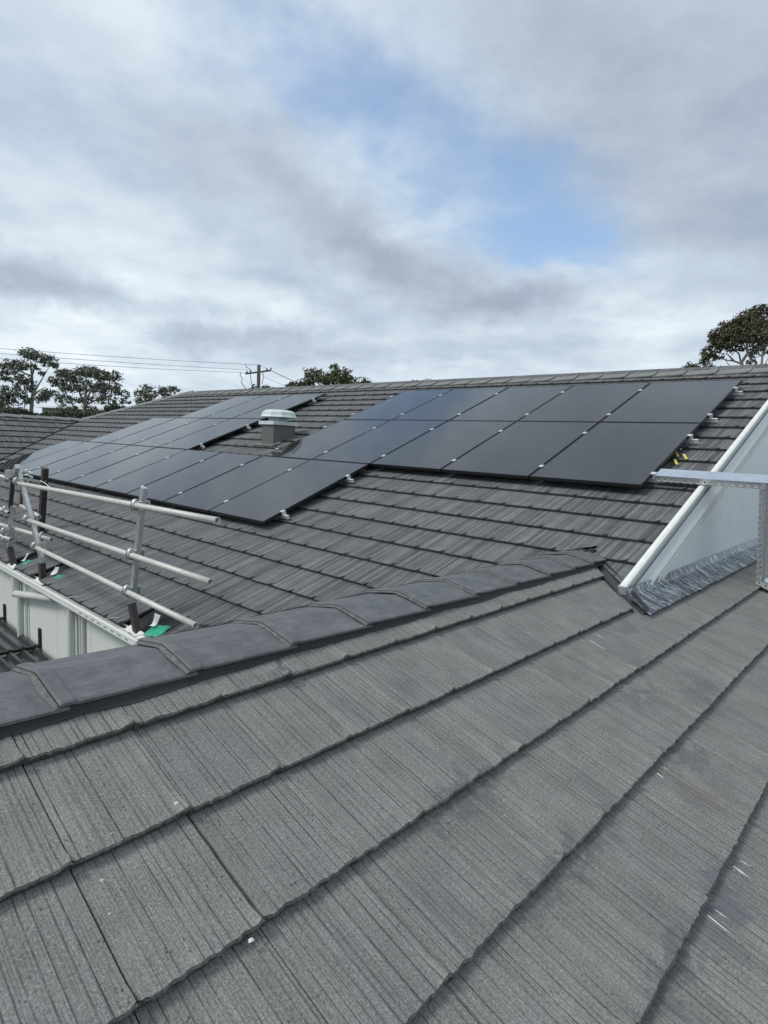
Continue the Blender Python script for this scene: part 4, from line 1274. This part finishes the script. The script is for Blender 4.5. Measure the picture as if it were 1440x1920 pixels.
def tree(label, cat, grp, depth, trunk, limbs, clumps, bark, leaf, size, r0=.16, name='tree', dens=1.0, droop=.5, seed=1, tight=.16):
    """trunk / limbs: lists of (px, py, d) where d is metres nearer or farther; clumps: (px, py, rpx, rpy, d, n)"""
    r = random.Random(seed)
    P = lambda px, py, d=0: at(px, py, depth + d)
    foot = P(*trunk[0]); base = Vector((foot.x, foot.y, GZ))
    root = thing(name, label, cat, base, grp)
    m = MB()
    tp = [base] + [P(*t) for t in trunk]
    limb(m, tp, r0, r0 * .35, 9)
    for l in limbs:
        pts = [P(*t) for t in l]
        limb(m, pts, r0 * .42, r0 * .10, 6)
    # twigs towards each clump
    ends = [P(*t) for t in trunk[-2:]] + [P(*l[-1]) for l in limbs] + [P(*l[len(l) // 2]) for l in limbs]
    for (px, py, rx, ry, d, n) in clumps:
        c = P(px, py, d); e = min(ends, key=lambda q: (q - c).length)
        mid = e.lerp(c, .5) + Vector((r.uniform(-.2, .2), r.uniform(-.2, .2), r.uniform(-.1, .3)))
        limb(m, [e, mid, c], r0 * .16, r0 * .05, 5)
        for _ in range(3):
            q = c + Vector((r.uniform(-1, 1) * rx, r.uniform(-1, 1) * rx, r.uniform(-.6, 1) * ry)) * (depth / FOC)
            limb(m, [mid, mid.lerp(q, .6) + Vector((0, 0, .1)), q], r0 * .07, r0 * .03, 4)
    m.build('trunk', bark, root)
    m = MB(); k = depth / FOC
    for i, (px, py, rx, ry, d, n) in enumerate(clumps):
        leaf_cloud(m, P(px, py, d), rx * k * 1.22, rx * k * 1.22, ry * k * 1.18, int(n * dens * .78), size, seed * 100 + i, droop, tight)
    m.build('crown', leaf, root)
    return root

TG = 'trees beyond the roofs'
tree('tall open eucalypt with a bare forked trunk, leftmost of the tall trees', 'tree', TG, 42, [(58, 790, 0), (59, 765, 0), (62, 735, 0), (60, 705, .3), (58, 690, .2)],
     [[(61, 742, 0), (72, 722, .5), (84, 702, .8), (92, 688, 1)], [(62, 742, 0), (74, 732, -.4), (84, 726, -.8)], [(59, 756, 0), (48, 742, -.5), (38, 728, -1)], [(60, 705, .3), (66, 686, .5), (68, 672, .6)],
      [(59, 705, .3), (46, 700, -.4), (32, 692, -.8), (20, 688, -1)], [(59, 780, 0), (52, 772, .3), (47, 768, .4)]],
     [(57, 664, 17, 9, .2, 330), (70, 671, 12, 7, .6, 170), (90, 676, 13, 9, 1, 260), (104, 684, 8, 6, 1.2, 110), (78, 702, 7, 5, .4, 70), (40, 684, 15, 8, -.3, 260), (20, 688, 15, 11, -.8, 300), (8, 704, 9, 11, -1, 190),
      (40, 712, 15, 9, -.5, 260), (28, 733, 16, 10, -.9, 280), (54, 724, 9, 12, 0, 190), (50, 750, 12, 8, .1, 170), (8, 738, 12, 12, -1.2, 230), (64, 690, 7, 5, .4, 70), (14, 755, 14, 9, -1, 200), (76, 748, 10, 7, -.6, 130), (86, 740, 10, 8, -.8, 140)],
     M_BARK, M_LEAF_EU, .26, .17, 'eucalyptus_tree', 1.5, .5, 3)
tree('broad dark eucalypt with many stems, right of the tall open one', 'tree', TG, 38, [(158, 792, 0), (159, 770, 0), (160, 745, 0), (162, 722, 0)],
     [[(158, 785, 0), (140, 768, .4), (128, 745, .6), (118, 728, .7)], [(160, 760, 0), (180, 750, -.4), (205, 742, -.6), (225, 738, -.8)], [(159, 765, 0), (150, 740, .2), (140, 710, .3)], [(161, 750, 0), (175, 725, -.3), (190, 705, -.6)],
      [(156, 790, 0), (172, 782, .3), (195, 768, .5)], [(158, 780, 0), (120, 770, .5), (104, 755, .8)]],
     [(118, 698, 14, 8, .6, 200), (140, 706, 20, 10, .4, 340), (166, 698, 18, 8, 0, 280), (188, 704, 17, 9, -.4, 280), (212, 706, 14, 9, -.6, 200), (104, 716, 12, 9, .7, 170), (128, 726, 18, 10, .5, 280), (158, 724, 18, 10, .1, 260),
      (186, 726, 17, 10, -.4, 250), (214, 726, 13, 9, -.7, 180), (226, 740, 12, 9, -.8, 150), (96, 742, 17, 9, .8, 200), (122, 748, 14, 8, .6, 150), (150, 748, 15, 8, .2, 140), (190, 746, 16, 9, -.3, 190), (206, 760, 14, 8, -.5, 140), (235, 752, 8, 7, -.9, 80),
      (130, 768, 16, 8, .4, 130), (170, 768, 12, 7, 0, 80), (178, 700, 9, 7, -.2, 90)],
     M_BARK, M_LEAF_EU, .25, .17, 'eucalyptus_tree', 1.5, .5, 4)
tree('small dark round tree above the hip, left one of the pair', 'tree', TG, 60, [(272, 770, 0), (273, 755, 0), (272, 742, 0)], [[(272, 760, 0), (264, 748, 0), (260, 740, 0)], [(272, 758, 0), (284, 745, 0), (288, 738, 0)]],
     [(274, 732, 13, 8, 0, 300), (262, 740, 9, 8, .4, 170), (286, 742, 8, 10, -.4, 200), (272, 750, 14, 9, 0, 300), (262, 756, 8, 6, 0, 120)], M_BARKD, M_LEAF_EU, .30, .14, 'tree', 1.3, .3, 5)
tree('small dark umbrella shaped tree above the hip, right one of the pair', 'tree', TG, 60, [(314, 765, 0), (314, 748, 0), (315, 740, 0)], [[(314, 752, 0), (305, 744, 0), (300, 738, 0)], [(314, 750, 0), (324, 742, 0), (330, 736, 0)]],
     [(314, 731, 13, 6, 0, 260), (303, 738, 8, 6, .4, 140), (326, 732, 9, 6, -.4, 150), (314, 744, 12, 5, 0, 160)], M_BARKD, M_LEAF_EU, .30, .14, 'tree', 1.3, .3, 6)
tree('olive green bushy tree top behind the main ridge, right of the power pole', 'tree', TG, 34, [(625, 760, 0), (624, 730, 0), (625, 705, 0)],
     [[(624, 730, 0), (600, 712, .3), (590, 700, .3)], [(624, 728, 0), (640, 708, -.3), (626, 690, 0)], [(624, 735, 0), (655, 722, 0), (665, 712, 0)]],
     [(588, 700, 14, 10, .3, 260), (600, 712, 22, 12, .1, 420), (570, 718, 16, 8, .4, 240), (548, 722, 12, 6, .5, 140), (626, 698, 8, 13, 0, 210), (640, 706, 18, 12, -.3, 420), (625, 717, 25, 10, 0, 420), (655, 717, 14, 8, -.3, 220), (681, 718, 8, 6, -.2, 100), (695, 720, 7, 4, 0, 60), (668, 722, 14, 5, 0, 120)],
     M_BARKD, M_LEAF_GR, .24, .16, 'tree', 1.3, -.3, 7)
tree('dark shrub tops just right of the power pole, over the ridge', 'shrub', TG, 60, [(505, 760, 0), (505, 740, 0), (504, 730, 0)], [[(505, 742, 0), (515, 732, 0), (520, 728, 0)]],
     [(497, 728, 7, 5, 0, 110), (507, 731, 8, 4, 0, 110), (518, 730, 6, 4, 0, 80), (530, 733, 8, 3, 0, 70)], M_BARKD, M_LEAF_DK, .30, .14, 'shrub', 1.2, 0, 8)
tree('tiny olive tree tip peeping over the ridge above the right array', 'tree', TG, 40, [(778, 760, 0), (778, 735, 0), (778, 720, 0)], [[(778, 730, 0), (784, 720, 0), (787, 716, 0)]],
     [(778, 716, 8, 4, 0, 110), (786, 719, 6, 3, 0, 70), (816, 716, 4, 2, 0, 26)], M_BARKD, M_LEAF_GR, .2, .14, 'tree', 1.2, -.2, 9)
tree('large bronze green spreading eucalypt with bare curving limbs at the right edge', 'tree', TG, 30, [(1396, 715, 0), (1393, 692, 0), (1390, 680, 0), (1402, 662, -.4), (1400, 645, -.6)],
     [[(1390, 682, 0), (1376, 677, .4), (1360, 675, .7), (1348, 670, 1)], [(1389, 680, 0), (1386, 664, .2), (1377, 655, .3), (1368, 648, .5)], [(1402, 662, -.4), (1396, 648, -.5), (1384, 644, -.3)], [(1376, 677, .4), (1368, 668, .4), (1362, 662, .5)]],
     [(1424, 585, 16, 10, -.8, 420), (1404, 592, 14, 9, -.5, 330), (1388, 602, 13, 9, -.2, 330), (1366, 610, 12, 9, .2, 260), (1412, 608, 24, 12, -.6, 620), (1386, 620, 24, 12, -.1, 620), (1356, 628, 18, 11, .4, 420), (1340, 634, 12, 9, .6, 240), (1425, 628, 20, 11, -.9, 500), (1398, 636, 18, 8, -.4, 330),
      (1368, 640, 20, 9, .2, 400), (1350, 650, 14, 9, .6, 270), (1326, 662, 9, 12, .9, 220), (1321, 676, 9, 9, 1, 170), (1342, 668, 10, 9, .8, 170), (1330, 690, 10, 5, .9, 90), (1375, 655, 10, 6, .4, 80), (1390, 654, 6, 5, 0, 50), (1360, 692, 14, 3, .6, 70)],
     M_BARK, M_LEAF_BR, .19, .13, 'eucalyptus_tree', 1.75, .4, 10)
tree('slender straight stemmed eucalypt at the very right edge, behind the spreading one', 'tree', TG, 33, [(1427, 720, 0), (1427, 690, 0), (1430, 665, 0), (1436, 640, 0)],
     [[(1429, 670, 0), (1420, 658, .3), (1412, 652, .4)], [(1430, 668, 0), (1445, 650, 0), (1452, 640, 0)], [(1438, 700, 0), (1436, 680, 0), (1444, 664, 0)]],
     [(1412, 655, 9, 6, .4, 110), (1424, 645, 12, 8, .2, 200), (1440, 640, 14, 9, 0, 260), (1410, 678, 8, 8, .4, 110), (1414, 664, 8, 5, .4, 90), (1455, 660, 12, 12, 0, 200), (1434, 655, 8, 6, 0, 80), (1452, 610, 24, 24, -.4, 600), (1434, 692, 8, 5, 0, 50)],
     M_BARK, M_LEAF_BR, .19, .10, 'eucalyptus_tree', 1.5, .4, 11)
tree('low dark bush over the ridge, just left of the right hand eucalypts', 'shrub', TG, 36, [(1297, 720, 0), (1297, 705, 0), (1297, 698, 0)], [[(1297, 705, 0), (1306, 695, 0), (1310, 690, 0)]],
     [(1290, 690, 10, 7, 0, 220), (1303, 690, 9, 6, 0, 180), (1295, 697, 16, 5, 0, 220), (1314, 696, 9, 4, 0, 90)], M_BARKD, M_LEAF_BR, .2, .12, 'shrub', 1.4, 0, 12)
for i, (px, py, rx, ry, dep, lab) in enumerate([(22, 775, 32, 14, 33, 'dark green bush behind the side roof ridge, at the left edge'), (52, 782, 24, 10, 36, 'low dark bush below the tall open eucalypt'), (92, 783, 26, 10, 36, 'low hedge bush between the two tall eucalypts'),
                                                (132, 782, 26, 13, 34, 'dark bush under the broad eucalypt, left of its stem'), (185, 778, 26, 10, 36, 'olive bush under the broad eucalypt, right of its stem'), (222, 768, 20, 7, 38, 'low bush beside the hip of the main roof')]):
    tree(lab, 'shrub', 'low bushes behind the side roof', dep, [(px, py + 12, 0), (px, py, 0)], [[(px, py + 6, 0), (px - rx * .4, py, 0)], [(px, py + 6, 0), (px + rx * .4, py, 0)]],
         [(px + dx * rx, py + dy * ry, rx * .45, ry * .6, dd, 260) for dx, dy, dd in ((-.6, .1, 0), (-.1, -.2, .4), (.4, 0, -.3), (.75, .3, .2), (0, .4, -.5))], M_BARKD, M_LEAF_DK if i != 4 else M_LEAF_GR, .22, .10, 'shrub', 1.6, 0, 20 + i, .22)
tree('rust red leafy tree cut by the left edge of the photo', 'tree', TG, 46, [(-4, 800, 0), (-4, 770, 0), (-3, 750, 0)], [[(-4, 770, 0), (3, 758, 0), (5, 752, 0)]],
     [(-2, 752, 9, 8, 0, 200), (0, 768, 9, 12, 0, 320), (2, 780, 8, 8, 0, 200), (-10, 760, 10, 14, 0, 250)], M_BARKD, M_LEAF_RED, .22, .12, 'tree', 1.3, .2, 31)

# ------------------------------------------------------------------ neighbour house far left
nd = 50.0
c = at(160, 775, nd)
nh = thing('neighbour_house', 'distant house with a pale green metal roof seen between the eucalypt trunks', 'house', (c.x, c.y, GZ))
rv = CAM_R.copy(); rv.z = 0; rv.normalize(); fv = Vector((-rv.y, rv.x, 0))
a = at(118, 764, nd); b_ = at(248, 764, nd)
zt = (a.z + b_.z) / 2; L = 6.2
cc = (a + b_) / 2; cc.z = 0
m = MB()
e = lambda u, v, z: (cc.x + rv.x * u + fv.x * v, cc.y + rv.y * u + fv.y * v, z)
hw_ = (b_ - a).length / 2
m.face([e(-hw_, -4, zt - .35), e(hw_, -4, zt - .35), e(hw_, 0, zt + .02), e(-hw_, 0, zt + .02)]); m.face([e(hw_, 4, zt - .35), e(-hw_, 4, zt - .35), e(-hw_, 0, zt + .02), e(hw_, 0, zt + .02)])
m.face([e(-hw_, -4, zt - .35), e(-hw_, 0, zt + .02), e(-hw_, 4, zt - .35)]); m.face([e(hw_, 4, zt - .35), e(hw_, 0, zt + .02), e(hw_, -4, zt - .35)])
m.build('roof', M_NROOF, nh)
m = MB(); m.box((cc.x, cc.y, (zt - .36 + GZ) / 2), (hw_ * 2 - .6, 7.2, zt - .36 - GZ), (rv, fv, Vector((0, 0, 1)))); m.build('wall', M_BRICK, nh)

# ------------------------------------------------------------------ power pole and wires
pd_ = 44.0
top = at(485.5, 684, pd_); bot = Vector((top.x, top.y, GZ))
pole = thing('power_pole', 'timber power pole with a crossarm and drop fuses behind the ridge', 'power pole', bot)
m = MB(); m.tube([bot, Vector((top.x, top.y, top.z))], [.19, .125], 12); m.build('post', M_POLE, pole)
ca, cb = at(463, 700.5, pd_ - .8), at(510, 694.5, pd_ + .6)
d = (cb - ca).normalized(); sd = d.cross(Vector((0, 0, 1))).normalized()
m = MB(); m.box((ca + cb) / 2 - sd * .2, ((cb - ca).length, .10, .13), (d, sd, sd.cross(d))); m.build('crossarm', M_POLE, pole)
m = MB(); bar(m, at(463, 731, pd_), at(484, 724, pd_), .09, .09); bar(m, at(476, 731, pd_), at(486, 727, pd_), .08, .08); m.build('lower_crossarm', M_POLE, pole)
for (x, y, x2, y2) in ((473, 722, 474, 732), (478, 721, 474, 722), (463, 730, 463, 734)):
    m = MB(); m.tube([at(x, y, pd_ - .1), at(x2, y2, pd_ - .1)], .06, 8); m.build('drop_fuse', M_CABLE, pole)
for (x, y) in ((463, 699), (470, 698.5), (500, 694.5), (508, 693.5)):
    m = MB(); q = at(x, y, pd_); m.lathe(q, [(.03, 0), (.075, .03), (.04, .07), (.07, .10), (.03, .15)], 10); m.build('insulator', M_POLE, pole)
for pts in ([(452, 698, 0), (450, 704, 0), (454, 708, 0), (453, 718, 0), (463, 732, 0)], [(461, 683, 0), (462, 689, 0), (468, 691, 0), (469, 700, 0), (472, 722, 0)], [(492, 697, 0), (494, 706, 0), (491, 720, 0)]):
    m = MB(); m.tube([at(x, y, pd_ - .3) for x, y, _ in pts], .028, 6); m.build('jumper_cable', M_WIRE, pole)
WG = 'overhead wires at the power pole'
def wire(a, b, sag, label, r=.012):
    a = Vector(a); b = Vector(b); m = MB(); pts = []
    for i in range(25):
        t = i / 24; pts.append(a.lerp(b, t) - Vector((0, 0, sag * 4 * t * (1 - t))))
    m.tube(pts, r, 6)
    tag(m.build('power_line', M_WIRE), label, 'wire', WG)
wire(at(484, 684, pd_), at(-260, 632, 30), .12, 'uppermost overhead wire running left from the pole top')
wire(at(480, 694, pd_), at(-260, 641, 30), .12, 'middle overhead wire running left from the pole')
wire(at(463, 699, pd_), at(-260, 652, 30), .14, 'lowest overhead wire running left from the crossarm')
wire(at(486, 684, pd_), at(700, 770, 60), .3, 'upper overhead wire falling right from the pole top into the tree')
wire(at(509, 695, pd_), at(700, 765, 60), .3, 'overhead wire falling right from the tip of the crossarm')
wire(at(494, 706, pd_), at(700, 775, 60), .3, 'lowest overhead wire falling right from below the crossarm')
